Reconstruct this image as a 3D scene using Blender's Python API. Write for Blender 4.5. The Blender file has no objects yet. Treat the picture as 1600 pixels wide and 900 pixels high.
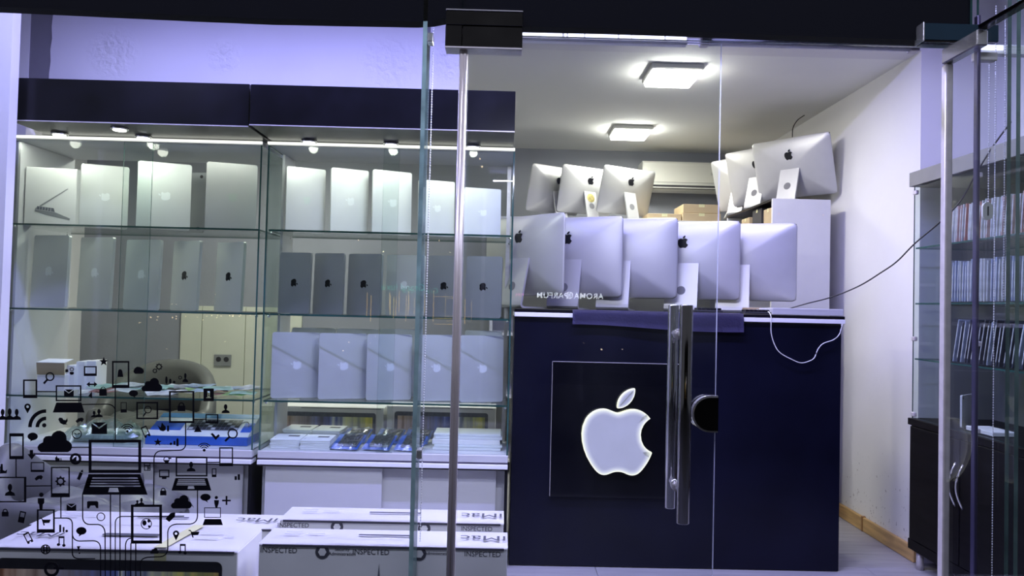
import bpy, bmesh, math, random
from mathutils import Vector, Matrix
random.seed(7)
PI = math.pi
scene = bpy.context.scene
COL = scene.collection

# ------------------------------------------------------------------ camera
F_PX, EYE = 1160.0, 1.15
def pix(px, py):
    return Vector(((px - 800) / F_PX, -(py - 450) / F_PX, -1.0))
_roll = math.radians(1.35)
_yc = pix(785, 479).normalized()
_xc = Vector((math.cos(_roll), -math.sin(_roll), 0.0))
_xc = (_xc - _yc * _xc.dot(_yc)).normalized()
_zc = _xc.cross(_yc)
cam_data = bpy.data.cameras.new('camera')
cam_data.sensor_width = 36.0
cam_data.lens = F_PX / 1600 * 36.0
cam_data.clip_start = 0.02
cam = bpy.data.objects.new('camera', cam_data)
COL.objects.link(cam)
R = Matrix((_xc, _yc, _zc)).to_4x4()
cam.matrix_world = Matrix.Translation((0, 0, EYE)) @ R
scene.camera = cam
def ray(px, py):
    v = pix(px, py)
    return Vector((v.dot(_xc), v.dot(_yc), v.dot(_zc)))
def P(px, py, Y):                       # the point at depth Y seen at a pixel
    w = ray(px, py); t = Y / w.y
    return Vector((w.x * t, Y, EYE + w.z * t))
def PXP(px, py, X):                     # the point on the plane x = X
    w = ray(px, py); t = X / w.x
    return Vector((X, w.y * t, EYE + w.z * t))
def PZP(px, py, Z):
    w = ray(px, py); t = (Z - EYE) / w.z
    return Vector((w.x * t, w.y * t, Z))

# ------------------------------------------------------------------ world, lights, exposure
scene.view_settings.view_transform = 'Standard'
scene.view_settings.look = 'None'
scene.view_settings.gamma = 1.0
scene.view_settings.use_curve_mapping = False
scene.view_settings.exposure = 0.0
scene.cycles.transparent_max_bounces = 40
scene.cycles.max_bounces = 10
scene.cycles.diffuse_bounces = 4
scene.cycles.glossy_bounces = 5
scene.cycles.caustics_reflective = False
scene.cycles.caustics_refractive = False
scene.cycles.sample_clamp_indirect = 4.0
world = bpy.data.worlds.new('night_sky')
scene.world = world
world.use_nodes = True
world.node_tree.nodes['Background'].inputs[0].default_value = (0.80, 0.84, 1.0, 1)
world.node_tree.nodes['Background'].inputs[1].default_value = 0.13

VIOLET = (0.40, 0.39, 1.0)
WARM = (1.0, 0.98, 0.86)
def area_light(name, loc, rot, sx, sy, power, color):
    d = bpy.data.lights.new(name, 'AREA'); d.shape = 'RECTANGLE'
    d.size = sx; d.size_y = sy; d.energy = power; d.color = color
    o = bpy.data.objects.new(name, d); COL.objects.link(o)
    o.location = loc; o.rotation_euler = rot
    return o
# violet tube under the front ceiling, just inside the shop window
area_light('violet_tube_light', (-0.15, 2.60, 2.62), (math.radians(-2), 0, 0), 3.3, 0.05, 104, VIOLET)
# the strip that shows above the door
area_light('door_strip_light', (0.235, 2.176, 1.905), (math.radians(20), 0, 0), 0.62, 0.012, 15, (0.78, 0.78, 1.0))
# unseen fill lamp added over the street front to brighten the carton fronts
area_light('street_fill_light', (-0.2, 0.95, 3.05), (math.radians(30), 0, 0), 4.4, 0.25, 85, (0.68, 0.70, 1.0))
# two square ceiling panels of the back room, plus an unseen added fill
CEIL = 2.41
for lx, ly, pw in ((0.865, 3.87, 8.5), (0.865, 5.15, 7), (-1.55, 4.75, 22)):
    area_light('ceiling_panel_light', (lx, ly, CEIL - 0.060), (0, 0, 0), 0.25, 0.25, pw, WARM)

# ------------------------------------------------------------------ helpers: materials
def nodes_of(m):
    return m.node_tree.nodes, m.node_tree.links
def mat(name, color, rough=0.5, metal=0.0, var=0.06, scale=12.0, bump=0.0, bscale=60.0, coat=0.0, emit=None, estr=0.0, spec=0.5, stretch=None):
    m = bpy.data.materials.new(name); m.use_nodes = True
    n, l = nodes_of(m); b = n['Principled BSDF']
    b.inputs['Roughness'].default_value = rough
    b.inputs['Metallic'].default_value = metal
    b.inputs['Specular IOR Level'].default_value = spec
    b.inputs['Coat Weight'].default_value = coat
    b.inputs['Coat Roughness'].default_value = 0.05
    tc = n.new('ShaderNodeTexCoord'); src = tc.outputs['Object']
    if stretch:
        mp = n.new('ShaderNodeMapping'); mp.inputs['Scale'].default_value = stretch
        l.new(src, mp.inputs[0]); src = mp.outputs[0]
    nz = n.new('ShaderNodeTexNoise'); nz.inputs['Scale'].default_value = scale; nz.inputs['Detail'].default_value = 4
    l.new(src, nz.inputs['Vector'])
    rp = n.new('ShaderNodeValToRGB')
    lo = [max(0, c * (1 - var)) for c in color]; hi = [min(1, c * (1 + var)) for c in color]
    rp.color_ramp.elements[0].color = (*lo, 1); rp.color_ramp.elements[0].position = 0.3
    rp.color_ramp.elements[1].color = (*hi, 1); rp.color_ramp.elements[1].position = 0.7
    l.new(nz.outputs[0], rp.inputs[0]); l.new(rp.outputs[0], b.inputs['Base Color'])
    if bump:
        nb = n.new('ShaderNodeTexNoise'); nb.inputs['Scale'].default_value = bscale; nb.inputs['Detail'].default_value = 5
        l.new(src, nb.inputs['Vector'])
        bp = n.new('ShaderNodeBump'); bp.inputs['Strength'].default_value = bump; bp.inputs['Distance'].default_value = 0.01
        l.new(nb.outputs[0], bp.inputs['Height']); l.new(bp.outputs[0], b.inputs['Normal'])
    if emit:
        b.inputs['Emission Color'].default_value = (*emit, 1); b.inputs['Emission Strength'].default_value = estr
    return m
def glass_mat(name, tint=(0.95, 0.98, 0.97), base=0.035, rough=0.0, film=0.0):
    m = bpy.data.materials.new(name); m.use_nodes = True
    n, l = nodes_of(m); n.remove(n['Principled BSDF']); out = n['Material Output']
    tr = n.new('ShaderNodeBsdfTransparent'); tr.inputs[0].default_value = (*tint, 1)
    gl = n.new('ShaderNodeBsdfGlossy'); gl.inputs['Roughness'].default_value = rough
    lw = n.new('ShaderNodeLayerWeight'); lw.inputs['Blend'].default_value = 0.5
    pw = n.new('ShaderNodeMath'); pw.operation = 'POWER'; pw.inputs[1].default_value = 4.5
    ma = n.new('ShaderNodeMath'); ma.operation = 'MULTIPLY_ADD'; ma.inputs[1].default_value = 0.55; ma.inputs[2].default_value = base
    l.new(lw.outputs['Facing'], pw.inputs[0]); l.new(pw.outputs[0], ma.inputs[0])
    mx = n.new('ShaderNodeMixShader'); l.new(ma.outputs[0], mx.inputs[0]); l.new(tr.outputs[0], mx.inputs[1]); l.new(gl.outputs[0], mx.inputs[2])
    last = mx
    if film:   # dust film on the pane
        df = n.new('ShaderNodeBsdfDiffuse'); df.inputs[0].default_value = (0.7, 0.75, 0.8, 1)
        tc = n.new('ShaderNodeTexCoord'); nz = n.new('ShaderNodeTexNoise'); nz.inputs['Scale'].default_value = 2.3; nz.inputs['Detail'].default_value = 6
        l.new(tc.outputs['Object'], nz.inputs['Vector'])
        mr = n.new('ShaderNodeMapRange'); mr.inputs[1].default_value = 0.45; mr.inputs[2].default_value = 0.8; mr.inputs[3].default_value = 0.0; mr.inputs[4].default_value = film
        l.new(nz.outputs[0], mr.inputs[0])
        m2 = n.new('ShaderNodeMixShader'); l.new(mr.outputs[0], m2.inputs[0]); l.new(mx.outputs[0], m2.inputs[1]); l.new(df.outputs[0], m2.inputs[2]); last = m2
    l.new(last.outputs[0], out.inputs[0])
    return m
def emis(name, color, strength):
    m = bpy.data.materials.new(name); m.use_nodes = True
    n, l = nodes_of(m); n.remove(n['Principled BSDF'])
    e = n.new('ShaderNodeEmission'); e.inputs[0].default_value = (*color, 1); e.inputs[1].default_value = strength
    l.new(e.outputs[0], n['Material Output'].inputs[0])
    return m
def stripes_mat(name, seed=0.0):        # the printed screen picture on the computer cartons
    m = bpy.data.materials.new(name); m.use_nodes = True
    n, l = nodes_of(m); b = n['Principled BSDF']; b.inputs['Roughness'].default_value = 0.45
    tc = n.new('ShaderNodeTexCoord'); mp = n.new('ShaderNodeMapping')
    mp.inputs['Rotation'].default_value = (0, math.radians(28), 0); mp.inputs['Scale'].default_value = (34, 1, 2.2); mp.inputs['Location'].default_value = (seed, 0, 0)
    l.new(tc.outputs['Object'], mp.inputs[0])
    nz = n.new('ShaderNodeTexNoise'); nz.inputs['Scale'].default_value = 1.0; nz.inputs['Detail'].default_value = 3; l.new(mp.outputs[0], nz.inputs['Vector'])
    sx = n.new('ShaderNodeSeparateXYZ'); l.new(tc.outputs['Object'], sx.inputs[0])
    mr = n.new('ShaderNodeMapRange'); mr.inputs[1].default_value = -0.34; mr.inputs[2].default_value = 0.34; l.new(sx.outputs[0], mr.inputs[0])
    rp = n.new('ShaderNodeValToRGB'); el = rp.color_ramp.elements
    el[0].position = 0; el[0].color = (0.36, 0.16, 0.07, 1); el[1].position = 1; el[1].color = (0.50, 0.28, 0.10, 1)
    for p_, c_ in ((0.2, (0.45, 0.36, 0.28)), (0.36, (0.25, 0.24, 0.30)), (0.52, (0.12, 0.16, 0.42)), (0.66, (0.45, 0.48, 0.42)), (0.82, (0.50, 0.50, 0.14))):
        e = el.new(p_); e.color = (*c_, 1)
    ad = n.new('ShaderNodeMath'); ad.operation = 'MULTIPLY_ADD'; ad.inputs[1].default_value = 0.5; ad.inputs[2].default_value = -0.25; l.new(nz.outputs[0], ad.inputs[0])
    a2 = n.new('ShaderNodeMath'); a2.operation = 'ADD'; l.new(ad.outputs[0], a2.inputs[0]); l.new(mr.outputs[0], a2.inputs[1])
    l.new(a2.outputs[0], rp.inputs[0])
    r2 = n.new('ShaderNodeValToRGB'); r2.color_ramp.elements[0].position = 0.35; r2.color_ramp.elements[0].color = (0.7, 0.7, 0.75, 1); r2.color_ramp.elements[1].position = 0.65; r2.color_ramp.elements[1].color = (2.0, 1.95, 1.9, 1)
    l.new(nz.outputs[0], r2.inputs[0])
    mm = n.new('ShaderNodeMix'); mm.data_type = 'RGBA'; mm.blend_type = 'MULTIPLY'; mm.inputs[0].default_value = 1.0
    l.new(rp.outputs[0], mm.inputs[6]); l.new(r2.outputs[0], mm.inputs[7]); l.new(mm.outputs[2], b.inputs['Base Color'])
    return m

M = {}
M['glass'] = glass_mat('clear_glass', (0.97, 0.985, 0.98), 0.022)
M['door_glass'] = glass_mat('door_glass', (0.965, 0.98, 0.98), 0.028, film=0.02)
M['case_glass'] = glass_mat('case_glass', (0.945, 0.972, 0.962), 0.025)
M['glass_edge'] = mat('glass_edge', (0.035, 0.10, 0.085), 0.12, spec=0.8, var=0.2, scale=9)
M['glass_edge_pale'] = mat('pale_polished_edge', (0.55, 0.57, 0.68), 0.15, var=0.2)
M['glass_edge_dull'] = mat('dull_green_edge', (0.13, 0.20, 0.185), 0.15, var=0.25)
M['glass_edge_light'] = mat('polished_glass_edge', (0.36, 0.52, 0.52), 0.1, spec=0.8, var=0.35, scale=14)
M['chrome'] = mat('chrome', (0.84, 0.82, 0.80), 0.16, 0.8, var=0.04)
M['steel'] = mat('brushed_steel', (0.66, 0.62, 0.60), 0.34, 0.35, var=0.08, scale=40)
M['dark_chrome'] = mat('dark_polished_steel', (0.09, 0.085, 0.085), 0.08, 1.0, var=0.15)
M['alu'] = mat('anodised_aluminium', (0.72, 0.73, 0.73), 0.48, 0.45, var=0.03)
M['alu_light'] = mat('pale_aluminium', (0.56, 0.56, 0.56), 0.42, 0.4, var=0.03)
M['alu_grey'] = mat('space_grey_aluminium', (0.34, 0.35, 0.37), 0.45, 0.3, var=0.04)
M['logo_white'] = mat('white_logo_plastic', (0.88, 0.9, 0.92), 0.3)
M['logo_black'] = mat('black_logo_plastic', (0.012, 0.012, 0.016), 0.15)
M['logo_mirror'] = mat('pale_mirror_logo', (0.52, 0.57, 0.53), 0.3, 0.1)
M['black_glass'] = mat('black_screen_glass', (0.01, 0.01, 0.012), 0.08)
M['rubber'] = mat('dark_grey_plastic', (0.03, 0.03, 0.035), 0.5)
M['white_plastic'] = mat('white_plastic', (0.60, 0.60, 0.55), 0.4, var=0.02)
M['white_paint'] = mat('white_plaster', (0.78, 0.77, 0.76), 0.85, var=0.03, scale=3, bump=0.08, bscale=30)
M['grey_paint'] = mat('grey_wall_paint', (0.26, 0.27, 0.305), 0.75, var=0.06, scale=4, bump=0.1, bscale=40)
M['dark_grey_paint'] = mat('dark_grey_paint', (0.21, 0.205, 0.225), 0.8, var=0.05, scale=5, bump=0.08, bscale=40)
M['cream'] = mat('cream_board', (0.62, 0.63, 0.52), 0.6, var=0.03)
M['ceiling'] = mat('matt_ceiling_paint', (0.86, 0.86, 0.82), 0.9, var=0.03, scale=2)
M['black_gloss'] = mat('black_gloss_board', (0.0045, 0.0045, 0.007), 0.28, var=0.5, scale=6, spec=0.22)
M['navy_board'] = mat('navy_black_laminate', (0.0045, 0.005, 0.015), 0.3, var=0.3, scale=3, spec=0.2)
M['black_acrylic'] = mat('black_acrylic', (0.003, 0.003, 0.006), 0.06, spec=0.4)
M['fascia'] = mat('night_dark_fascia', (0.0015, 0.0015, 0.005), 0.7, spec=0.03)
M['white_board'] = mat('white_laminate', (0.61, 0.61, 0.63), 0.45, var=0.02)
M['edge_white'] = mat('white_edge_band', (0.95, 0.95, 0.96), 0.35, var=0.01)
M['dark_wood'] = mat('dark_brown_laminate', (0.006, 0.005, 0.005), 0.5, spec=0.15, var=0.4, scale=5, stretch=(1, 1, 9))
M['grey_board'] = mat('grey_laminate', (0.20, 0.20, 0.185), 0.55, var=0.05)
M['pine'] = mat('pine_skirting', (0.52, 0.33, 0.13), 0.45, var=0.25, scale=6, stretch=(8, 0.8, 8))
M['floor'] = mat('pale_grey_laminate', (0.34, 0.335, 0.345), 0.38, var=0.14, scale=4, stretch=(0.8, 9, 1), bump=0.03, bscale=20)
M['floor_gap'] = mat('floor_underlay', (0.12, 0.12, 0.13), 0.8)
M['carton'] = mat('white_carton', (0.87, 0.86, 0.86), 0.6, var=0.05, scale=6)
M['kraft'] = mat('brown_cardboard', (0.48, 0.37, 0.22), 0.75, var=0.08, scale=8)
M['tape'] = mat('yellowed_tape', (0.66, 0.64, 0.36), 0.3, var=0.1)
M['ink'] = mat('grey_print_ink', (0.06, 0.06, 0.08), 0.6)
M['ink_pale'] = mat('pale_print_ink', (0.55, 0.55, 0.58), 0.6)
M['vinyl'] = mat('black_vinyl', (0.004, 0.004, 0.008), 0.5, spec=0.2)
M['leather'] = mat('grey_tufted_leatherette', (0.12, 0.122, 0.12), 0.42, var=0.08, bump=0.05, bscale=120)
M['cloth'] = mat('dark_violet_cloth', (0.05, 0.045, 0.11), 0.9, var=0.12, bump=0.2, bscale=90)
M['paper'] = mat('white_paper', (0.76, 0.78, 0.78), 0.7, var=0.03)
M['blue_print'] = mat('blue_printed_card', (0.03, 0.12, 0.55), 0.35, var=0.12)
M['sky_print'] = mat('sky_blue_printed_card', (0.06, 0.26, 0.55), 0.4, var=0.1)
M['key_grey'] = mat('grey_key_print', (0.14, 0.15, 0.18), 0.5, var=0.2, scale=60)
M['film'] = glass_mat('crinkled_plastic_film', (0.86, 0.92, 0.92), 0.16, 0.22)
M['bead'] = mat('white_plastic_bead', (0.75, 0.75, 0.72), 0.3)
M['black_cable'] = mat('black_cable', (0.012, 0.012, 0.014), 0.5)
M['white_cable'] = mat('white_cable', (0.8, 0.8, 0.78), 0.5)
M['foliage_dark'] = mat('night_brown_cladding', (0.08, 0.05, 0.02), 0.8)
M['asphalt'] = mat('street_paving', (0.07, 0.07, 0.08), 0.85, bump=0.2)
M['led_white'] = emis('led_panel', (1.0, 0.99, 0.93), 52.0)
M['led_violet'] = emis('violet_led_strip', (0.70, 0.70, 1.0), 3.2)
M['spot'] = emis('case_spot_lens', (1.0, 1.0, 0.94), 4.5)

# ------------------------------------------------------------------ helpers: meshes
def link(name, me, parent=None):
    o = bpy.data.objects.new(name, me); COL.objects.link(o)
    if parent is not None: o.parent = parent
    return o
def empty(name, loc=(0, 0, 0), rz=0.0):
    o = bpy.data.objects.new(name, None); COL.objects.link(o)
    o.empty_display_size = 0.05; o.location = loc; o.rotation_euler = (0, 0, rz)
    return o
def tag(o, label=None, cat=None, group=None, kind=None):
    if label: o['label'] = label
    if cat: o['category'] = cat
    if group: o['group'] = group
    if kind: o['kind'] = kind
    return o
class B:
    """collects shapes in a bmesh; obj() links them as one mesh object"""
    def __init__(s): s.bm = bmesh.new()
    def box(s, x0, x1, y0, y1, z0, z1, bev=0.0, mi=0, seg=1):
        v = [s.bm.verts.new(c) for c in ((x0,y0,z0),(x1,y0,z0),(x1,y1,z0),(x0,y1,z0),(x0,y0,z1),(x1,y0,z1),(x1,y1,z1),(x0,y1,z1))]
        fs = [s.bm.faces.new([v[i] for i in q]) for q in ((0,3,2,1),(4,5,6,7),(0,1,5,4),(1,2,6,5),(2,3,7,6),(3,0,4,7))]
        for f in fs: f.material_index = mi
        if bev > 0:
            es = {e for f in fs for e in f.edges}
            r = bmesh.ops.bevel(s.bm, geom=list(es), offset=bev, segments=seg, affect='EDGES', profile=0.5)
            for f in r['faces']: f.material_index = mi
        return s
    def poly(s, pts, mi=0):
        f = s.bm.faces.new([s.bm.verts.new(p) for p in pts]); f.material_index = mi; return f
    def prism(s, pts, d, mi=0, side=None):
        """polygon pts (3-D, planar) pushed along vector d"""
        d = Vector(d); a = [s.bm.verts.new(p) for p in pts]; b = [s.bm.verts.new(Vector(p) + d) for p in pts]
        n = len(pts)
        f0 = s.bm.faces.new(a); f1 = s.bm.faces.new(b[::-1]); f0.material_index = mi; f1.material_index = mi
        for i in range(n):
            q = s.bm.faces.new((a[i], b[i], b[(i+1) % n], a[(i+1) % n])); q.material_index = mi if side is None else side
        return f0
    def tube(s, path, r, seg=8, mi=0, caps=True):
        path = [Vector(p) for p in path]; rings = []
        up = Vector((0, 0, 1))
        for i, p in enumerate(path):
            t = (path[min(i+1, len(path)-1)] - path[max(i-1, 0)]).normalized()
            ref = up if abs(t.dot(up)) < 0.95 else Vector((1, 0, 0))
            u = t.cross(ref).normalized(); w = u.cross(t)
            rr = r[i] if isinstance(r, (list, tuple)) else r
            rings.append([s.bm.verts.new(p + (u * math.cos(2*PI*k/seg) + w * math.sin(2*PI*k/seg)) * rr) for k in range(seg)])
        for a, b in zip(rings, rings[1:]):
            for k in range(seg):
                f = s.bm.faces.new((a[k], a[(k+1) % seg], b[(k+1) % seg], b[k])); f.material_index = mi; f.smooth = True
        if caps:
            for rg in (rings[0][::-1], rings[-1]):
                f = s.bm.faces.new(rg); f.material_index = mi
        return s
    def ball(s, c, r, u=8, v=6, mi=0):
        res = bmesh.ops.create_uvsphere(s.bm, u_segments=u, v_segments=v, radius=r, matrix=Matrix.Translation(c))
        for f in {f for vv in res['verts'] for f in vv.link_faces}: f.material_index = mi; f.smooth = True
        return s
    def obj(s, name, mats, parent=None, smooth=False):
        bmesh.ops.recalc_face_normals(s.bm, faces=s.bm.faces)
        me = bpy.data.meshes.new(name); s.bm.to_mesh(me); s.bm.free()
        for m_ in (mats if isinstance(mats, (list, tuple)) else [mats]): me.materials.append(m_)
        if smooth:
            for p in me.polygons: p.use_smooth = True
        return link(name, me, parent)
def boxo(name, m_, parent, x0, x1, y0, y1, z0, z1, bev=0.0, seg=1):
    return B().box(x0, x1, y0, y1, z0, z1, bev, 0, seg).obj(name, m_, parent)
def pane(name, parent, x0, x1, y0, y1, z0, z1, g='glass', e='glass_edge'):
    """a sheet of glass: clear faces, tinted edges"""
    b = B().box(x0, x1, y0, y1, z0, z1)
    dims = (x1-x0, y1-y0, z1-z0); ax = dims.index(min(dims))
    b.bm.normal_update()
    for f in b.bm.faces: f.material_index = 0 if abs(f.normal[ax]) > 0.9 else 1
    return b.obj(name, [M[g], M[e]], parent)
def struct(name, o):
    o['kind'] = 'structure'; return o
def copy_tree(o, parent=None):
    c = o.copy(); COL.objects.link(c); c.parent = parent
    for ch in o.children: copy_tree(ch, c)
    return c
def rrect(w, h, r, n=5, cx=0.0, cy=0.0):
    pts = []
    for sx, sy, a0 in ((1, 1, 0), (-1, 1, PI/2), (-1, -1, PI), (1, -1, 1.5*PI)):
        for k in range(n+1):
            a = a0 + PI/2*k/n
            pts.append((cx + sx*(w/2-r) + r*math.cos(a), cy + sy*(h/2-r) + r*math.sin(a)))
    return pts
def resample(pts, n):
    L_ = [0.0]; q = list(pts) + [pts[0]]
    for a, b in zip(q, q[1:]): L_.append(L_[-1] + math.hypot(b[0]-a[0], b[1]-a[1]))
    out = []; j = 0
    for k in range(n):
        s = L_[-1]*k/n
        while L_[j+1] < s: j += 1
        t = (s - L_[j]) / max(1e-9, L_[j+1]-L_[j]); out.append((q[j][0] + (q[j+1][0]-q[j][0])*t, q[j][1] + (q[j+1][1]-q[j][1])*t))
    return out
def bez_path(d):
    """relative cubic path text -> list of closed outlines"""
    import re
    tk = re.findall(r'[Mcz]|-?\d*\.\d+|-?\d+', d); i = 0; cur = (0, 0); out = []; cmd = None
    def num():
        nonlocal i
        v = float(tk[i]); i += 1; return v
    while i < len(tk):
        if tk[i] in 'Mcz': cmd = tk[i]; i += 1
        if cmd == 'M': cur = (num(), num()); out.append([cur])
        elif cmd == 'c':
            p = [(cur[0]+num(), cur[1]+num()) for _ in range(3)]
            for k in range(1, 7):
                t = k/6; a = 1-t
                out[-1].append(tuple(a**3*cur[j] + 3*a*a*t*p[0][j] + 3*a*t*t*p[1][j] + t**3*p[2][j] for j in (0, 1)))
            cur = p[2]
    res = []
    for o in out:
        if abs(o[0][0]-o[-1][0]) + abs(o[0][1]-o[-1][1]) < 0.03: o = o[:-1]
        res.append([((x-12)/24, (12-y)/24) for x, y in o])
    return res
EMBLEM = bez_path("M12.152 6.896c-.948 0-2.415-1.078-3.96-1.04-2.04.027-3.91 1.183-4.961 3.014-2.117 3.675-.546 9.103 1.519 12.09 1.013 1.454 2.208 3.09 3.792 3.039 1.52-.065 2.09-.987 3.935-.987 1.831 0 2.35.987 3.96.948 1.637-.026 2.676-1.48 3.676-2.948 1.156-1.688 1.636-3.325 1.662-3.415-.039-.013-3.182-1.221-3.22-4.857-.026-3.04 2.48-4.494 2.597-4.559-1.429-2.09-3.623-2.324-4.39-2.376-2-.156-3.675 1.09-4.61 1.09z M15.53 3.83c.843-1.012 1.4-2.427 1.245-3.83-1.207.052-2.662.805-3.532 1.818-.78.896-1.454 2.338-1.273 3.714 1.338.104 2.715-.688 3.559-1.701z")
def emblem_mesh(name, size, y, thick, m_, parent, rot=0.0, cx=0.0, cz=0.0):
    """fruit-shaped emblem facing -Y"""
    b = B(); c, s_ = math.cos(rot), math.sin(rot)
    for o in EMBLEM:
        b.prism([(cx + (u*c - v*s_)*size, y, cz + (u*s_ + v*c)*size) for u, v in o], (0, thick, 0))
    return b.obj(name, m_, parent)
def text_obj(name, s, size, m_, parent, mw, ext=0.0004, spacing=1.0, bold=0.0):
    cu = bpy.data.curves.new(name, 'FONT'); cu.body = s; cu.size = size; cu.extrude = ext
    cu.align_x = 'CENTER'; cu.align_y = 'CENTER'; cu.resolution_u = 3; cu.offset = bold; cu.space_character = spacing
    t = bpy.data.objects.new(name, cu); COL.objects.link(t)
    me = bpy.data.meshes.new_from_object(t.evaluated_get(bpy.context.evaluated_depsgraph_get()))
    bpy.data.objects.remove(t); bpy.data.curves.remove(cu)
    me.name = name; me.materials.clear(); me.materials.append(m_)
    me.transform(mw)
    return link(name, me, parent)
def TM(loc, rx=0, ry=0, rz=0, sx=1, sy=1):
    return Matrix.Translation(loc) @ Matrix.Rotation(rz, 4, 'Z') @ Matrix.Rotation(ry, 4, 'Y') @ Matrix.Rotation(rx, 4, 'X') @ Matrix.Diagonal((sx, sy, 1, 1))

# ================================================================== THE SHELL
GL = 2.05            # plane of the shop window
WY = 3.47            # plane of the wall between the front strip and the back room
XR = 1.96            # right wall of the back room
floor = boxo('floor', M['floor_gap'], None, -3.3, 2.7, 2.05, 5.97, -0.10, -0.006); struct('floor', floor)
plank_me = {}
row = 0; y = 2.06
while y < 5.86:
    x = -3.28 - (row % 3) * 0.41
    while x < 2.68:
        a, b_ = max(x, -3.28), min(x + 1.24, 2.68)
        if b_ - a > 0.05:
            key = (round(b_ - a, 3))
            if key not in plank_me:
                o = boxo('plank', M['floor'], floor, -(b_-a)/2 + 0.0008, (b_-a)/2 - 0.0008, -0.0942, 0.0942, -0.008, 0.0, 0.0012)
                plank_me[key] = o.data
            else:
                o = link('plank', plank_me[key], floor)
            o.location = ((a + b_)/2, y + 0.095, 0)
        x += 1.24
    y += 0.19; row += 1
struct('pavement', boxo('pavement', M['asphalt'], None, -8, 8, -9, 2.045, -0.22, -0.12))
struct('ceiling', boxo('ceiling', M['ceiling'], None, -3.3, XR, WY + 0.13, 5.87, CEIL, CEIL + 0.1))
struct('ceiling_front', boxo('ceiling_front', M['white_paint'], None, -2.7, 2.7, 2.0, WY, 2.74, 2.84))
struct('wall_back', boxo('wall_back', M['grey_paint'], None, -3.4, 2.0, 5.87, 5.97, 0, 2.6))
struct('wall_back_left', boxo('wall_back_left', M['white_paint'], None, -3.4, -3.3, WY, 5.87, 0, 2.6))

# right wall with dirt specks near the skirting
mw = mat('scuffed_white_plaster', (0.77, 0.76, 0.75), 0.8, var=0.03, scale=2.5, bump=0.07, bscale=25)
n, l = nodes_of(mw); pb = n['Principled BSDF']; tc = n['Texture Coordinate']
nz = n.new('ShaderNodeTexNoise'); nz.inputs['Scale'].default_value = 62; nz.inputs['Detail'].default_value = 6
mp = n.new('ShaderNodeMapping'); mp.inputs['Scale'].default_value = (1, 1.0, 0.75); l.new(tc.outputs['Object'], mp.inputs[0]); l.new(mp.outputs[0], nz.inputs['Vector'])
sp = n.new('ShaderNodeSeparateXYZ'); l.new(tc.outputs['Object'], sp.inputs[0])
hz = n.new('ShaderNodeMapRange'); hz.inputs[1].default_value = 0.06; hz.inputs[2].default_value = 0.75; hz.inputs[3].default_value = 0.635; hz.inputs[4].default_value = 0.80; l.new(sp.outputs[2], hz.inputs[0])
gt = n.new('ShaderNodeMath'); gt.operation = 'GREATER_THAN'; l.new(nz.outputs[0], gt.inputs[0]); l.new(hz.outputs[0], gt.inputs[1])
mx = n.new('ShaderNodeMix'); mx.data_type = 'RGBA'; l.new(gt.outputs[0], mx.inputs[0])
src = pb.inputs['Base Color'].links[0].from_socket; l.new(src, mx.inputs[6]); mx.inputs[7].default_value = (0.45, 0.43, 0.42, 1); l.new(mx.outputs[2], pb.inputs['Base Color'])
struct('wall_right', boxo('wall_right', mw, None, XR, 2.75, WY, 5.97, 0, 2.74))
struct('wall_right_front', boxo('wall_right_front', M['white_paint'], None, 2.32, 2.42, 2.10, WY, 0, 2.74))
struct('wall_left', boxo('wall_left', M['white_paint'], None, -2.7, P(13, 200, 2.95).x, 2.95, 3.0, 0, 2.74))
struct('wall_left_front', boxo('wall_left_front', M['white_paint'], None, -2.7, -2.62, 2.10, 2.95, 0, 2.74))
struct('wall_left_return', boxo('wall_left_return', M['white_paint'], None, -3.3, -2.24, WY, WY + 0.12, 0, 2.74))

# upper wall over the cases: grey ground, with a skim of white plaster that has blistered
pl = mat('blistered_plaster', (0.76, 0.75, 0.76), 0.85, var=0.03, scale=3, bump=0.05, bscale=30)
n, l = nodes_of(pl); pb = n['Principled BSDF']; tc = n['Texture Coordinate']
acc = None
for (px, py, rad) in ((178, 82, 0.13), (352, 88, 0.09), (610, 95, 0.16), (705, 95, 0.12)):
    c = P(px, py, WY)
    vm = n.new('ShaderNodeVectorMath'); vm.operation = 'DISTANCE'; l.new(tc.outputs['Object'], vm.inputs[0]); vm.inputs[1].default_value = c
    mr = n.new('ShaderNodeMapRange'); mr.inputs[1].default_value = rad; mr.inputs[2].default_value = rad * 0.4; mr.inputs[3].default_value = 0; mr.inputs[4].default_value = 1; l.new(vm.outputs['Value'], mr.inputs[0])
    if acc is None: acc = mr.outputs[0]
    else:
        mm = n.new('ShaderNodeMath'); mm.operation = 'MAXIMUM'; l.new(acc, mm.inputs[0]); l.new(mr.outputs[0], mm.inputs[1]); acc = mm.outputs[0]
nz = n.new('ShaderNodeTexNoise'); nz.inputs['Scale'].default_value = 13; nz.inputs['Detail'].default_value = 7; l.new(tc.outputs['Object'], nz.inputs['Vector'])
vo = n.new('ShaderNodeMath'); vo.operation = 'PINGPONG'; vo.inputs[1].default_value = 0.12; l.new(nz.outputs[0], vo.inputs[0])
ml = n.new('ShaderNodeMath'); ml.operation = 'MULTIPLY'; l.new(vo.outputs[0], ml.inputs[0]); l.new(acc, ml.inputs[1])
bp = n.new('ShaderNodeBump'); bp.inputs['Strength'].default_value = 0.5; bp.inputs['Distance'].default_value = 0.08; l.new(ml.outputs[0], bp.inputs['Height']); l.new(bp.outputs[0], pb.inputs['Normal'])
xb = P(722, 100, WY).x
wu = struct('wall_upper', boxo('wall_upper', M['dark_grey_paint'], None, -2.7, xb, WY + 0.005, WY + 0.13, 1.97, 2.74))
b = B(); xe = P(83, 70, WY).x; pts = [(xb, WY, 1.97), (xb, WY, 2.74)]
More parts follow.
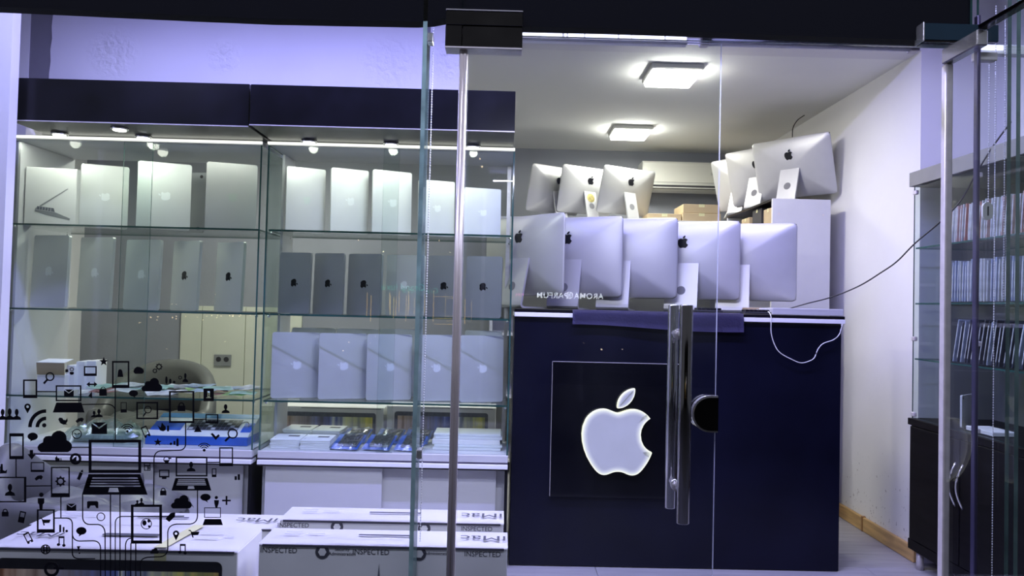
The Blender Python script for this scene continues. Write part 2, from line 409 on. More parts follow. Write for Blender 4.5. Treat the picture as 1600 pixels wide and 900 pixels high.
for k in range(15):
    z = 2.74 - 0.77 * k / 14
    pts.append((xe + random.uniform(-0.006, 0.006) - 0.012 * (k / 14), WY, z))
b.prism(pts, (0, 0.006, 0)); b.obj('plaster_skim', pl, wu)
struct('wall_lintel', boxo('wall_lintel', M['white_paint'], None, xb, XR, WY, WY + 0.13, CEIL, 2.74))

# skirting boards of the right wall: two lengths and the brown joint clip
yj = PXP(1352, 826, XR).y
bb = struct('baseboard_right', boxo('baseboard_right', M['pine'], None, XR - 0.018, XR - 0.0005, WY + 0.0, yj - 0.006, 0.0, 0.075, 0.004))
boxo('skirting_length', M['pine'], bb, XR - 0.018, XR - 0.0005, yj + 0.006, 5.86, 0.0, 0.075, 0.004)
boxo('joint_clip', mat('brown_plastic', (0.30, 0.15, 0.05), 0.5), bb, XR - 0.021, XR - 0.0005, yj - 0.008, yj + 0.008, 0.0, 0.079, 0.002)

# cream boards on the back wall, seen through the left case
xa, xb2 = P(281, 560, 5.85).x, P(396, 560, 5.85).x
cw = struct('trim_1', boxo('trim_1', M['cream'], None, xa, P(313.5, 560, 5.85).x, 5.845, 5.869, 0.0, 1.10, 0.002))
boxo('panel', M['cream'], cw, P(314.5, 560, 5.85).x, P(381.5, 560, 5.85).x, 5.845, 5.869, 0.0, 1.10, 0.002)
boxo('panel', M['cream'], cw, P(382.5, 560, 5.85).x, P(470, 560, 5.85).x, 5.845, 5.869, 0.0, 1.10, 0.002)
so = empty('wall_socket', P(348, 563, 5.84)); tag(so, 'grey double wall socket on the cream boards behind the left case', 'socket')
boxo('cover_plate', mat('grey_socket_plastic', (0.24, 0.25, 0.25), 0.4), so, -0.067, 0.067, -0.008, 0.004, -0.046, 0.046, 0.004, 2)
for sx in (-0.03, 0.03):
    B().tube([(sx, -0.0075, 0.008), (sx, -0.0095, 0.008)], 0.02, 16).obj('socket_well', M['rubber'], so)

# ================================================================== THE SHOP FRONT
fz = lambda px, py: P(px, py, 2.062)
b = B()
bottom = [(-90, 7), (0, 10.5), (80, 14), (150, 17.5), (300, 24.5), (420, 29.5), (520, 31.5), (600, 33), (650, 34), (675, 32.5), (700, 28), (760, 38), (815, 41.5), (950, 44.5), (1060, 48), (1200, 54), (1320, 58.5), (1443, 63), (1519, 66)]
pts = [fz(*q) for q in bottom]
top = 2.72
pts += [Vector((pts[-1].x, 2.062, top)), Vector((pts[0].x, 2.062, top))]
b.prism(pts, (0, 0.045, 0))
hf = b.obj('trim_2', M['fascia']); struct('trim_2', hf)

XL0 = -2.62
x_ch0, x_ch1 = P(708, 480, GL).x, P(721, 480, GL).x       # chrome jamb between window and door
DTOP = P(900, 61, GL).z
win = struct('window_1', empty('window_1', (0, GL, 0)))
pane('glass_sheet', win, XL0, x_ch0 + 0.004, 0.0, 0.010, 0.0, 2.72, 'glass')
jm = B().box(x_ch0 + 0.001, x_ch1 - 0.001, -0.004, 0.022, 0.0, DTOP + 0.02, 0.002).obj('chrome_jamb', M['steel'], win)
for xx in (x_ch0 + 0.006, x_ch1 - 0.007): B().tube([(xx, -0.006, 0.0), (xx, -0.006, DTOP + 0.018)], 0.0062, 16).obj('jamb_bead', mat('warm_brushed_steel', (0.62, 0.57, 0.53), 0.25, 0.4), jm)
# glass fin stiffening the window
xf = P(652, 480, GL).x
f_ = pane('glass_fin', win, xf - 0.006, xf + 0.006, 0.012, 0.10, 0.0, 2.7, 'glass', 'glass_edge_light')
for py in (55, 712):
    z = P(662, py, GL).z
    B().box(xf + 0.006, xf + 0.022, 0.012, 0.05, z - 0.014, z + 0.014, 0.004, 0, 2).obj('fin_clamp', M['chrome'], win)
win3 = struct('window_3', empty('window_3', (0, GL, 0)))
pane('transom_glass', win3, x_ch0 + 0.006, P(1519, 66, GL).x, 0.0, 0.010, DTOP + 0.006, 2.72, 'glass')

# ---- closed door leaf
d1 = struct('door_1', empty('door_1', (0, GL, 0)))
xd0, xd1 = x_ch1 + 0.002, P(1121, 480, GL).x
pane('glass_leaf', d1, xd0, xd1, 0.0, 0.010, 0.01, DTOP, 'door_glass', 'glass_edge_pale')
p0, p1 = P(697, 13, 2.03), P(816, 76, 2.03)
B().box(p0.x, p1.x, -0.022, -0.001, P(757, 40, 2.03).z, p0.z - 0.006, 0.0015).obj('upper_patch', M['dark_chrome'], d1)
pl_ = P(723, 42, 2.03)
B().box(p0.x, pl_.x - 0.001, -0.022, -0.001, P(757, 74, 2.03).z, P(757, 40.5, 2.03).z, 0.0015).obj('patch_leg', M['dark_chrome'], d1)
B().box(pl_.x, p1.x, -0.023, -0.001, P(757, 74, 2.03).z, P(757, 41.5, 2.03).z, 0.0015).obj('lower_patch', M['dark_chrome'], d1)
B().box(p0.x, p1.x, -0.024, 0.03, p0.z - 0.0055, p0.z - 0.0015, 0.001).obj('patch_edge', M['chrome'], d1)
zb = P(757, 75, 2.03).z
B().box(p0.x, p1.x, -0.0235, 0.03, zb - 0.003, zb + 0.002, 0.001).obj('patch_edge', M['steel'], d1)
B().box(p0.x, p1.x, 0.012, 0.030, zb + 0.004, p0.z - 0.007, 0.0015).obj('inner_patch', M['dark_chrome'], d1)
# pull handles, one on each side of the glass
xh = 0.491
zt, zb_ = 1.166, 0.588
for nm, yy, rr in (('pull_handle', -0.075, 0.0172), ('inner_pull_handle', 0.075, 0.0150)):
    h = B().tube([(xh, yy, zb_), (xh, yy, zb_ + 0.002), (xh, yy, zt - 0.002), (xh, yy, zt)], [rr - 0.001, rr, rr, rr - 0.001], 24).obj(nm, mat('polished_' + nm, (0.30, 0.29, 0.29) if yy < 0 else (0.45, 0.44, 0.45), 0.1, 1.0), d1)
    for zz in (1.085, 0.668):
        B().tube([(xh, yy + (0.01 if yy < 0 else -0.01), zz), (xh, 0.0 if yy < 0 else 0.010, zz)], 0.009, 14).obj('standoff', M['chrome'], h)
        B().tube([(xh, -0.006 if yy < 0 else 0.010, zz), (xh, 0.0 if yy < 0 else 0.016, zz)], 0.015, 16).obj('standoff_washer', M['chrome'], h)
# half-round lock case on the meeting edge
lc = P(1122, 646, GL)
def dshape(r, y):
    return [(xd1 + 0.001, y, lc.z + r)] + [(xd1 - 0.020 + r * math.cos(PI/2 + PI*k/16), y, lc.z + r * math.sin(PI/2 + PI*k/16)) for k in range(17)] + [(xd1 + 0.001, y, lc.z - r)]
lk = B(); lk.prism(dshape(0.050, -0.018), (0, 0.018, 0)); lko = lk.obj('lock_case', M['chrome'], d1)
lk = B(); lk.prism(dshape(0.045, -0.0215), (0, 0.004, 0)); lk.obj('lock_face', M['dark_chrome'], lko)
lk = B(); lk.prism(dshape(0.050, 0.010), (0, 0.016, 0)); lk.obj('inner_lock_case', M['dark_chrome'], d1)

# ---- open door leaf, swung out towards the street
d2 = struct('door_2', empty('door_2', (1.222, GL, 0)))
pane('glass_leaf', d2, 0.0, 0.010, -0.66, -0.012, 0.01, DTOP, 'door_glass', 'glass_edge_pale')
B().box(-0.006, 0.016, -0.020, 0.004, 0.0, DTOP - 0.045, 0.005, 0, 2).obj('hinge_channel', M['steel'], d2)
B().box(-0.010, 0.020, -0.16, -0.004, DTOP - 0.045, DTOP - 0.003, 0.003).obj('lower_patch', M['chrome'], d2)
B().box(-0.008, 0.018, -0.66, -0.16, DTOP - 0.004, DTOP + 0.008, 0.002).obj('top_rail', M['dark_chrome'], d2)
win2 = struct('window_2', empty('window_2', (0, GL, 0)))
xw2 = P(1526, 480, GL).x
pane('glass_sheet', win2, xw2, 2.30, 0.0, 0.010, 0.0, 2.72, 'glass')
B().box(xw2 - 0.005, xw2 + 0.005, -0.004, 0.014, 0.0, 2.0, 0.002).obj('edge_profile', mat('dark_violet_metal', (0.10, 0.09, 0.17), 0.3, 0.7), win2)
q0, q1 = P(1444, 36, 2.03), P(1560, 68, 2.03)
B().box(q0.x, q1.x, -0.022, -0.002, q1.z + 0.004, q0.z, 0.0015).obj('upper_patch', mat('teal_black_patch', (0.015, 0.035, 0.05), 0.15, 0.3), win2)
B().box(q0.x - 0.004, q0.x, -0.024, 0.02, q1.z, q0.z + 0.002, 0.001).obj('patch_edge', M['chrome'], win2)
B().box(q0.x, q1.x - 0.05, -0.022, 0.02, q1.z - 0.002, q1.z + 0.003, 0.001).obj('patch_edge', M['dark_chrome'], win2)
k0, k1 = P(1525, 80, 2.06), P(1560, 95, 2.06)
B().box(k0.x, k1.x, 0.0105, 0.034, k1.z, k0.z, 0.004, 0, 2).obj('glass_clamp', M['steel'], win2)
xf2 = P(1586, 480, 2.07).x
pane('glass_fin', win2, xf2 - 0.006, xf2 + 0.006, 0.012, 0.05, 0.0, 2.7, 'glass', 'glass_edge_dull')

# ---- blind rail with the lit violet strip behind the glass
rl = empty('blind_rail', (0, 2.2, 0)); tag(rl, 'long white blind rail behind the glass above the door', 'rail')
def span(px0, px1, y0a, y0b, Y):
    a = P((px0+px1)/2, (y0a), Y); b2 = P((px0+px1)/2, y0b, Y)
    return P(px0, y0a, Y).x, P(px1, y0a, Y).x, b2.z, a.z
x0, x1, z0, z1 = span(742, 1438, 54.5, 58, 2.2)
for xx in (x0 + 0.03, (x0+x1)/2, x1 - 0.03): B().tube([(xx, 0.004, z0 + 0.003), (xx, 0.004, 2.741)], 0.003, 8).obj('hanger_rod', M['steel'], rl)
B().box(x0, x1, -0.006, 0.014, z0, z1, 0.002, 0, 2).obj('upper_rail', M['edge_white'], rl)
x0, x1, z0b, z1b = span(1102, 1434, 62, 74, 2.2)
B().tube([(x0, 0.0, z0 - 0.014), (x1, 0.0, z0 - 0.014)], 0.012, 14).obj('blind_tube', M['edge_white'], rl)
for px in (1101, 1428):
    xx = P(px, 64, 2.2).x
    B().box(xx - 0.014, xx + 0.012, -0.016, 0.016, z0 - 0.028, z0 + 0.001, 0.003).obj('end_bracket', M['steel'], rl)
ls = empty('light_strip', (0, 2.18, 0)); tag(ls, 'glowing violet white light strip above the closed door', 'light strip')
xs0, xs1 = P(742, 60, 2.18).x, P(1075, 62, 2.18).x
zs = z0 + 0.0004
B().box(xs0, xs1, 0.004, 0.03, zs - 0.030, zs, 0.002).obj('strip_housing', M['edge_white'], ls)
for (a, c) in ((742, 878), (882, 885), (888, 912), (915, 965), (968, 986), (988, 1038), (1041, 1073)):
    xa_, xc_ = P(a, 62, 2.18).x, P(c, 62, 2.18).x
    B().box(xa_, xc_, 0.0, 0.004, zs - 0.017, zs - 0.006).obj('led_segment', M['led_violet'], ls)
ls2 = empty('light_strip', (0, 2.2, 0)); tag(ls2, 'short violet light strip at the top of the right hand window', 'light strip')
r0, r1 = P(1535, 70, 2.2), P(1568, 78, 2.2)
B().box(r0.x, 2.32, 0.004, 0.03, r1.z - 0.012, r0.z + 0.004, 0.002).obj('strip_housing', M['edge_white'], ls2)
B().box(r0.x, r1.x, 0.0, 0.004, r1.z, r0.z).obj('led_segment', M['led_violet'], ls2)
# violet tube fixture on the front ceiling
vt = empty('violet_tube_fixture', (-0.15, 2.60, 2.645)); tag(vt, 'long violet tube fixture under the front ceiling behind the dark fascia', 'light fixture')
B().box(-1.7, 1.7, -0.03, 0.03, 0.0, 0.097, 0.004).obj('housing', M['edge_white'], vt)

sb = empty('fill_light_box', (-0.2, 0.93, 3.08)); tag(sb, 'unseen housing box added above the street front for the fill lamp', 'light box')  # added out of view as the body of the street fill lamp
B().box(-2.3, 2.3, -0.14, 1.1, 0.0, 0.5, 0.01).obj('housing', M['fascia'], sb)
# ---- bead chains of the blinds
def chain(label, px_list, Y, group=None):
    root = empty('blind_chain', (0, Y, 0)); tag(root, label, 'blind chain', group)
    for (px, ya, yb) in px_list:
        X = P(px, 480, Y).x; za, zb = P(px, ya, Y).z, P(px, yb, Y).z
        b = B(); z = za
        b.tube([(X, 0, za), (X, 0, zb)], 0.0007, 4)
        proto = None
        while z > zb:
            r = 0.0027
            vs = [b.bm.verts.new((X + dx*r, dy*r, z + dz*r)) for dx, dy, dz in ((1,0,0),(0,1,0),(-1,0,0),(0,-1,0),(0,0,1),(0,0,-1))]
            for k in range(4):
                b.bm.faces.new((vs[k], vs[(k+1) % 4], vs[4])); b.bm.faces.new((vs[(k+1) % 4], vs[k], vs[5]))
            z -= 0.0076
        b.obj('bead_string', M['bead'], root, smooth=True)
    return root
chain('white bead chain hanging beside the glass fin left of the door', [(657, 36, 880), (666, 36, 872)], 2.19)
chain('white bead chain at the far left edge of the right hand window', [(1524, 500, 900), (1543, 95, 318)], 2.16)
chain('white bead chain in the middle of the right hand window', [(1553, 10, 900)], 2.16)
cr = chain('white bead chain closest to the green edged glass fin at right', [(1568, 10, 470), (1572, 300, 478)], 2.16)
hc = P(1542, 330, 2.16)
b = B(); b.prism([(hc.x + u, 0, hc.z + v) for u, v in rrect(0.030, 0.052, 0.0148, 6)], (0, 0.008, 0))
ho = b.obj('chain_holder', M['white_plastic']); ho.location = (0, 2.155, 0)
tag(ho, 'pale oval plastic blind chain holder hanging behind the right hand window', 'chain holder')
b = B(); b.prism([(hc.x + u, 0, hc.z + v) for u, v in rrect(0.004, 0.028, 0.0019, 3)], (0, 0.002, 0)); so_ = b.obj('slot', M['rubber'], ho); so_.location = (0, -0.0015, 0)

# ================================================================== THE DISPLAY CASES
M['case_led'] = emis('case_led_strip', (1.0, 1.0, 0.90), 1.6)
CF, CBK, CB2 = 3.30, 3.77, 3.66                    # front and back of the glass part
ZT = 1.861                              # underside of the headers
SH = (1.470, 1.095, 0.711)              # tops of the glass shelves
ZB = 0.492                              # top of the base
def display_case(label, pxa, pxb, hpx0, hpx1, hy, overlap, spots, ytop, CBK):
    x0, x1 = P(pxa, 480, CF).x, P(pxb, 480, CF).x
    root = empty('display_case', ((x0+x1)/2, CF, 0)); tag(root, label, 'display case')
    w = (x1 - x0)/2
    L = lambda X: X - (x0+x1)/2
    HY = hy - CF                        # header front, local
    h0, h1 = L(P(hpx0, 170, hy).x), L(P(hpx1, 170, hy).x)
    ztop = ytop
    hd = B().box(h0, h1, HY, 0.06, ZT, ztop, 0.002).obj('header', M['black_gloss'], root)
    boxo('header_trim', M['steel'], hd, h0, h1, HY - 0.0025, HY + 0.002, ZT - 0.002, ZT + 0.002)
    boxo('top_panel', M['white_board'], root, -w, w, 0.0, CBK - CF, ZT - 0.018, ZT - 0.001)
    boxo('led_strip', M['case_led'], root, -w, w, -0.010, -0.0005, ZT - 0.014, ZT - 0.004)
    la = area_light('case_strip_light', (0, 0.03, ZT - 0.024), (math.radians(12), 0, 0), 2*w - 0.04, 0.012, 1.9, (1.0, 1.0, 0.88)); la.parent = root
    for (px, py) in spots:
        s = P(px, py, 3.2); q = PZP(px, py, ZT - 0.004)
        cx, cy = L(q.x), q.y - CF
        sp_ = B().tube([(cx, cy, ZT - 0.010), (cx, cy, ZT + 0.001)], 0.034, 20).obj('spot_light', M['chrome'], root)
        B().tube([(cx, cy, ZT - 0.013), (cx, cy, ZT - 0.0095)], 0.026, 20).obj('lens', M['spot'], sp_)
        d = bpy.data.lights.new('case_spot_lamp', 'SPOT'); d.energy = 2.0; d.color = (1.0, 1.0, 0.86); d.spot_size = math.radians(150); d.spot_blend = 0.6; d.shadow_soft_size = 0.022
        lo = bpy.data.objects.new('case_spot_lamp', d); COL.objects.link(lo); lo.parent = root
        lo.location = (cx, cy, ZT - 0.02); lo.rotation_euler = (math.radians(14), 0, 0)
    # base cabinet
    bd = boxo('base_body', M['white_board'], root, -w + 0.004, w - 0.004, 0.055, CBK - CF, 0.0, 0.430)
    boxo('base_end', M['black_gloss'], root, w - 0.012, w + 0.001, -0.012, CBK - CF, 0.0, 0.432)
    boxo('base_floor', M['white_board'], root, -w, w, -0.012, CBK - CF, 0.462, ZB, 0.001)
    boxo('dark_groove', mat('violet_grey_groove', (0.10, 0.09, 0.13), 0.5), root, -w, w, -0.008, 0.03, 0.453, 0.462)
    boxo('white_ledge', M['edge_white'], root, -w, w, -0.018, 0.05, 0.434, 0.453, 0.001)
    boxo('dark_rail', M['rubber'], root, -w, w, 0.0, 0.05, 0.424, 0.434)
    mid = L(P(overlap[2], 760, CF).x)
    boxo('sliding_door', M['white_board'], root, -w + 0.03, mid, 0.008, 0.024, 0.02, 0.424, 0.0008)
    boxo('sliding_door', M['white_board'], root, mid - 0.03, w - 0.05, 0.034, 0.050, 0.02, 0.424, 0.0008)
    # glass
    o0, o1 = L(P(overlap[0], 400, CF).x), L(P(overlap[1], 400, CF).x)
    pane('front_glass', root, -w + 0.008, o1, 0.0, 0.005, ZB, ZT - 0.019, 'case_glass')
    pane('front_glass', root, o0, w - 0.008, 0.009, 0.014, ZB, ZT - 0.019, 'case_glass')
    for sx in (-w, w - 0.007):
        pane('side_glass', root, sx, sx + 0.007, 0.0, CBK - CF, ZB, ZT - 0.019, 'case_glass')
    for z in SH:
        sh = pane('glass_shelf', root, -w + 0.009, w - 0.009, 0.016, CBK - CF - 0.01, z - 0.008, z, 'case_glass')
        for sx in (-w + 0.009, w - 0.021):
            for yy in (0.03, CBK - CF - 0.05):
                B().box(sx, sx + 0.012, yy, yy + 0.016, z - 0.018, z - 0.0085, 0.003).obj('shelf_clip', M['chrome'], sh)
    return root, x0, x1, L
h1t = P(200, 126, 3.03).z
c1, U1a, U1b, L1 = display_case('tall glass display case at the left behind the window stickers', 4, 402, 13, 389, 3.03, (186, 233, 237), ((93, 209), (187, 201), (224, 214)), h1t, CBK)
h2t = P(600, 137, 3.00).z
c2, U2a, U2b, L2 = display_case('tall glass display case beside the dark counter', 411, 799, 390.5, 805, 3.00, (595, 620, 596), ((483, 221), (611, 225), (739, 229)), h2t, CB2)
# white inner side boards
boxo('side_board', M['white_board'], c1, L1(U1a) + 0.009, L1(U1a) + 0.02, 0.05, CBK - CF, ZB, ZT - 0.02)
boxo('side_board', M['white_board'], c2, L2(U2a) + 0.009, L2(U2a) + 0.02, 0.19, CB2 - CF, ZB, ZT - 0.02)
boxo('back_post', M['steel'], c2, L2(U2b) - 0.03, L2(U2b) - 0.012, CB2 - CF - 0.02, CB2 - CF, ZB, ZT - 0.02)

# ================================================================== LAPTOPS
LW, LH = 0.227, 0.322
def laptop_proto(body, logo, rot, logo_size=0.052):
    root = empty('laptop')
    b = B(); b.prism([(u, -0.0165, v) for u, v in rrect(LW, LH, 0.011, 5, 0, LH/2)], (0, 0.0062, 0))
    lid = b.obj('lid', M[body], root)
    emblem_mesh('emblem', logo_size, -0.0171, 0.0009, M[logo], lid, rot, 0.0, LH/2)
    b = B(); b.prism([(u, -0.0095, v) for u, v in rrect(LW, LH, 0.011, 5, 0, LH/2)], (0, 0.0098, 0))
    b.obj('base', M[body], root)
    b = B(); b.box(-LW/2 + 0.002, -LW/2 + 0.012, -0.012, -0.004, 0.05, LH - 0.05); b.obj('hinge', M['rubber'], root)
    return root
PROTO = {
    'silver_l': laptop_proto('alu', 'logo_white', PI/2), 'silver_r': laptop_proto('alu', 'logo_white', -PI/2),
    'pale_l': laptop_proto('alu_light', 'logo_mirror', PI/2), 'grey_r': laptop_proto('alu_grey', 'logo_black', -PI/2),
    'silverd_r': laptop_proto('alu', 'logo_black', -PI/2)}
used = set()
def laptop(kind, pl, pr, ptop, zshelf, Y, yaw, label, group, lean=2.0, hidden=False):
    r = PROTO[kind] if kind not in used else copy_tree(PROTO[kind]); used.add(kind)
    xc_ = P((pl+pr)/2, (ptop + 60), Y); zt = P((pl+pr)/2, ptop, Y).z
    wid = (P(pr, ptop+60, Y).x - P(pl, ptop+60, Y).x) / math.cos(math.radians(yaw))
    r.location = (xc_.x, Y, zshelf + 0.0006)
    r.scale = (wid / LW, 1, (zt - zshelf) / LH / math.cos(math.radians(lean)))
    r.rotation_euler = (math.radians(-lean), 0, math.radians(yaw))
    tag(r, label, 'laptop', group); return r
g1 = 'laptops on the top shelf of the left case'
laptop('silver_l', 132, 194, 259, SH[0], 3.50, 22, 'silver laptop standing on end beside the white laptop carton, top shelf', g1)
laptop('silver_l', 221, 292, 255, SH[0], 3.47, 22, 'large silver laptop with a grey laptop behind it, left case top shelf', g1)
laptop('pale_l', 326, 397, 256, SH[0], 3.47, 18, 'pale silver laptop with faint emblem, right end of left case top shelf', g1)
g2 = 'laptops on the second shelf of the left case'
laptop('silver_r', 48, 112, 368, SH[1], 3.43, -14, 'silver laptop at the far left of the left case second shelf', g2)
laptop('silver_r', 121, 181, 371, SH[1], 3.50, -16, 'silver laptop with white emblem, second from left, left case second shelf', g2)
laptop('silver_r', 193, 255, 375, SH[1], 3.49, -16, 'silver laptop standing in the middle of the left case second shelf', g2)
laptop('silverd_r', 266, 317, 377, SH[1], 3.52, -26, 'silver laptop with dark emblem, second from right, left case second shelf', g2)
laptop('silverd_r', 335, 385, 379, SH[1], 3.52, -26, 'silver laptop with dark emblem at the right end, left case second shelf', g2)
g3 = 'laptops on the top shelf of the right case'
laptop('pale_l', 450, 504, 263, SH[0], 3.46, 26, 'bright silver laptop with faint emblem at the left end, right case top shelf', g3)
laptop('silver_l', 519, 572, 265, SH[0], 3.46, 26, 'silver laptop second from left on the right case top shelf', g3)
laptop('silver_l', 583, 640, 268, SH[0], 3.46, 24, 'silver laptop just left of the glass fin, right case top shelf', g3)
laptop('silver_l', 654, 708, 283, SH[0], 3.48, 20, 'shorter silver laptop behind the bead chains, right case top shelf', g3)
laptop('silver_l', 724, 781, 295, SH[0], 3.48, 14, 'short silver laptop at the right end of the right case top shelf', g3)
g4 = 'laptops on the second shelf of the right case'
laptop('grey_r', 436, 487, 395, SH[1], 3.46, -12, 'mid grey laptop with black emblem at the left end, right case second shelf', g4)
laptop('grey_r', 490, 539, 396, SH[1], 3.47, -16, 'dark grey laptop second from left, right case second shelf', g4)
laptop('grey_r', 543, 598, 397, SH[1], 3.47, -16, 'dark grey laptop third from left, right case second shelf', g4)
laptop('silver_r', 603, 664, 399, SH[1], 3.48, -14, 'only silver laptop on the right case second shelf', g4)
laptop('grey_r', 668, 722, 400, SH[1], 3.48, -12, 'grey laptop behind the chrome jamb, right case second shelf', g4)
laptop('grey_r', 728, 784, 401, SH[1], 3.47, -8, 'dark grey laptop at the right end of the right case second shelf', g4)
g5 = 'laptops in the front row of the right case third shelf'
names5 = ('at the left end', 'second from left', 'in the middle', 'fourth from left', 'at the right end')
for (a, c, t), nm in zip(((427, 497, 519.5), (500, 570, 521), (574, 641, 522.5), (648, 712, 523.5), (719, 785, 524.5)), names5):
    laptop('silver_l', a, c, t, SH[2], 3.42, 16, 'silver laptop %s of the front row, right case third shelf' % nm, g5)
g6 = 'laptops in the back row of the right case third shelf'
for (a, c, t) in ((455, 523, 512.5), (525, 590, 514), (592, 650, 514.5), (725, 783, 517)):
    laptop('silver_l', a, c, t, SH[2], 3.56, 2, 'laptop half hidden in the back row, right case third shelf', g6)
# grey laptop seen from below, behind the large silver one on the top shelf
ur = empty('laptop'); tag(ur, 'dark grey laptop showing its underside between two silver ones, left case top shelf', 'laptop', g1)
s0, s1 = P(262, 310, 3.62), P(321, 310, 3.60)
ur.location = ((s0.x+s1.x)/2, 3.61, SH[0] + 0.0006); ur.rotation_euler = (math.radians(-4), 0, math.radians(-8))
hh = P(300, 269, 3.6).z - SH[0]; ww = s1.x - s0.x
b = B(); b.prism([(u, -0.01, v) for u, v in rrect(ww, hh, 0.011, 5, 0, hh/2)], (0, 0.009, 0)); uo = b.obj('base', M['alu_grey'], ur)
for sx, sz in ((ww/2 - 0.026, hh - 0.02), (-ww/2 + 0.026, hh - 0.02), (ww/2 - 0.026, 0.02), (-ww/2 + 0.026, 0.02)):
    B().tube([(sx, -0.0115, sz), (sx, -0.0098, sz)], 0.008, 14).obj('rubber_foot', M['rubber'], uo)
b = B(); b.prism([(u, 0.0005, v) for u, v in rrect(ww, hh, 0.011, 5, 0, hh/2)], (0, 0.005, 0)); b.obj('lid', M['alu_grey'], ur)

# ================================================================== SMALL GOODS IN THE LEFT CASE
cb = empty('laptop_carton'); tag(cb, 'white laptop carton with an open laptop pictured on it, left case top shelf', 'carton')
a0, a1 = P(41, 310, 3.40), P(123, 310, 3.44)
cb.location = ((a0.x+a1.x)/2, 3.43, SH[0] + 0.0006); cb.rotation_euler = (0, 0, math.radians(9))
W2 = (a1.x - a0.x)/2 * 1.0; H2 = P(60, 269, 3.52).z - SH[0]
boxo('box_body', M['carton'], cb, -W2, W2, -0.035, 0.035, 0, H2, 0.002)
# printed picture: an open laptop seen from the side
fl = -0.0358
b = B(); b.prism([(-W2*0.58, fl, H2*0.27), (W2*0.20, fl, H2*0.23), (W2*0.80, fl, H2*0.13), (W2*0.76, fl, H2*0.10), (-W2*0.15, fl, H2*0.18), (-W2*0.60, fl, H2*0.235)], (0, 0.0005, 0)); pc = b.obj('printed_laptop', M['alu_grey'], cb)
b = B(); b.prism([(-W2*0.50, fl - 0.0003, H2*0.325), (W2*0.14, fl - 0.0003, H2*0.30), (W2*0.19, fl - 0.0003, H2*0.235), (-W2*0.58, fl - 0.0003, H2*0.275)], (0, 0.0003, 0)); b.obj('printed_keyboard', M['key_grey'], pc)
for k in range(6):
    t = k / 6
    xk = -W2*0.52 + W2*0.66*t
    b = B(); b.prism([(xk, fl - 0.0006, H2*(0.318 - 0.02*t)), (xk + W2*0.012, fl - 0.0006, H2*(0.318 - 0.02*t)), (xk + W2*0.0, fl - 0.0006, H2*(0.262 - 0.02*t)), (xk - W2*0.012, fl - 0.0006, H2*(0.262 - 0.02*t))], (0, 0.0003, 0)); b.obj('key_gap', M['carton'], pc)
b = B(); b.prism([(-W2*0.42, fl, H2*0.335), (W2*0.66, fl, H2*0.655), (W2*0.68, fl, H2*0.64), (-W2*0.36, fl, H2*0.32)], (0, 0.0005, 0)); b.obj('printed_screen_edge', M['alu_grey'], cb)
eb = emblem_mesh('emblem', 0.022, 0, 0.0004, M['alu_grey'], cb); eb.rotation_euler = (0, 0, -PI/2); eb.location = (-W2 - 0.0006, 0.0, H2*0.5)

def small_box(name, label, px0, px1, py0, z0, Y, dep, m_, cat, yaw=0, group=None, text=None):
    a_, c_ = P(px0, py0, Y), P(px1, py0, Y)
    r = empty(name, ((a_.x+c_.x)/2, Y, z0 + 0.0006), math.radians(yaw)); tag(r, label, cat, group)
    w = (c_.x - a_.x)/2; h = a_.z - z0
    boxo('box_body', m_, r, -w, w, 0, dep, 0, h, 0.0015)
    boxo('lid_seam', M['ink_pale'], r, -w - 0.0003, w + 0.0003, -0.0004, 0.0, h*0.86, h*0.86 + 0.0012)
    if text: text_obj('printed_text', text, 0.018, M['ink'], r, TM((-w*0.3, -0.0008, h*0.22), PI/2))
    return r, w, h
r, w, h = small_box('phone_carton', 'white phone carton with an open kraft lid, left case third shelf', 58, 101, 585, SH[2], 3.46, 0.09, M['carton'], 'carton', 0)
b = B(); b.prism([(-w, -0.002, h), (w, -0.002, h), (w*1.05, -0.012, h + 0.055), (-w*0.98, -0.012, h + 0.055)], (0, 0.002, 0)); lidk = b.obj('open_lid', M['kraft'], r)
b = B(); b.prism([(-w*0.98, -0.012, h + 0.055), (w*1.05, -0.012, h + 0.055), (w, 0.07, h + 0.066), (-w*0.9, 0.07, h + 0.066)], (0, 0, 0.002)); b.obj('lid_flap', M['carton'], r)
gph = 'white phone cartons on the third shelf of the left case'
for k, (a, c, t, Y, lb) in enumerate(((104, 117, 571, 3.50, 'slim white phone carton right beside the open kraft lid carton'), (119, 132.5, 565, 3.53, 'tall slim white phone carton in the middle of the phone cartons'), (134, 150, 564, 3.55, 'slim white phone carton at the right end of the phone cartons'))):
    small_box('phone_carton', lb, a, c, t, SH[2], Y, 0.10, M['carton'], 'carton', 0, gph)
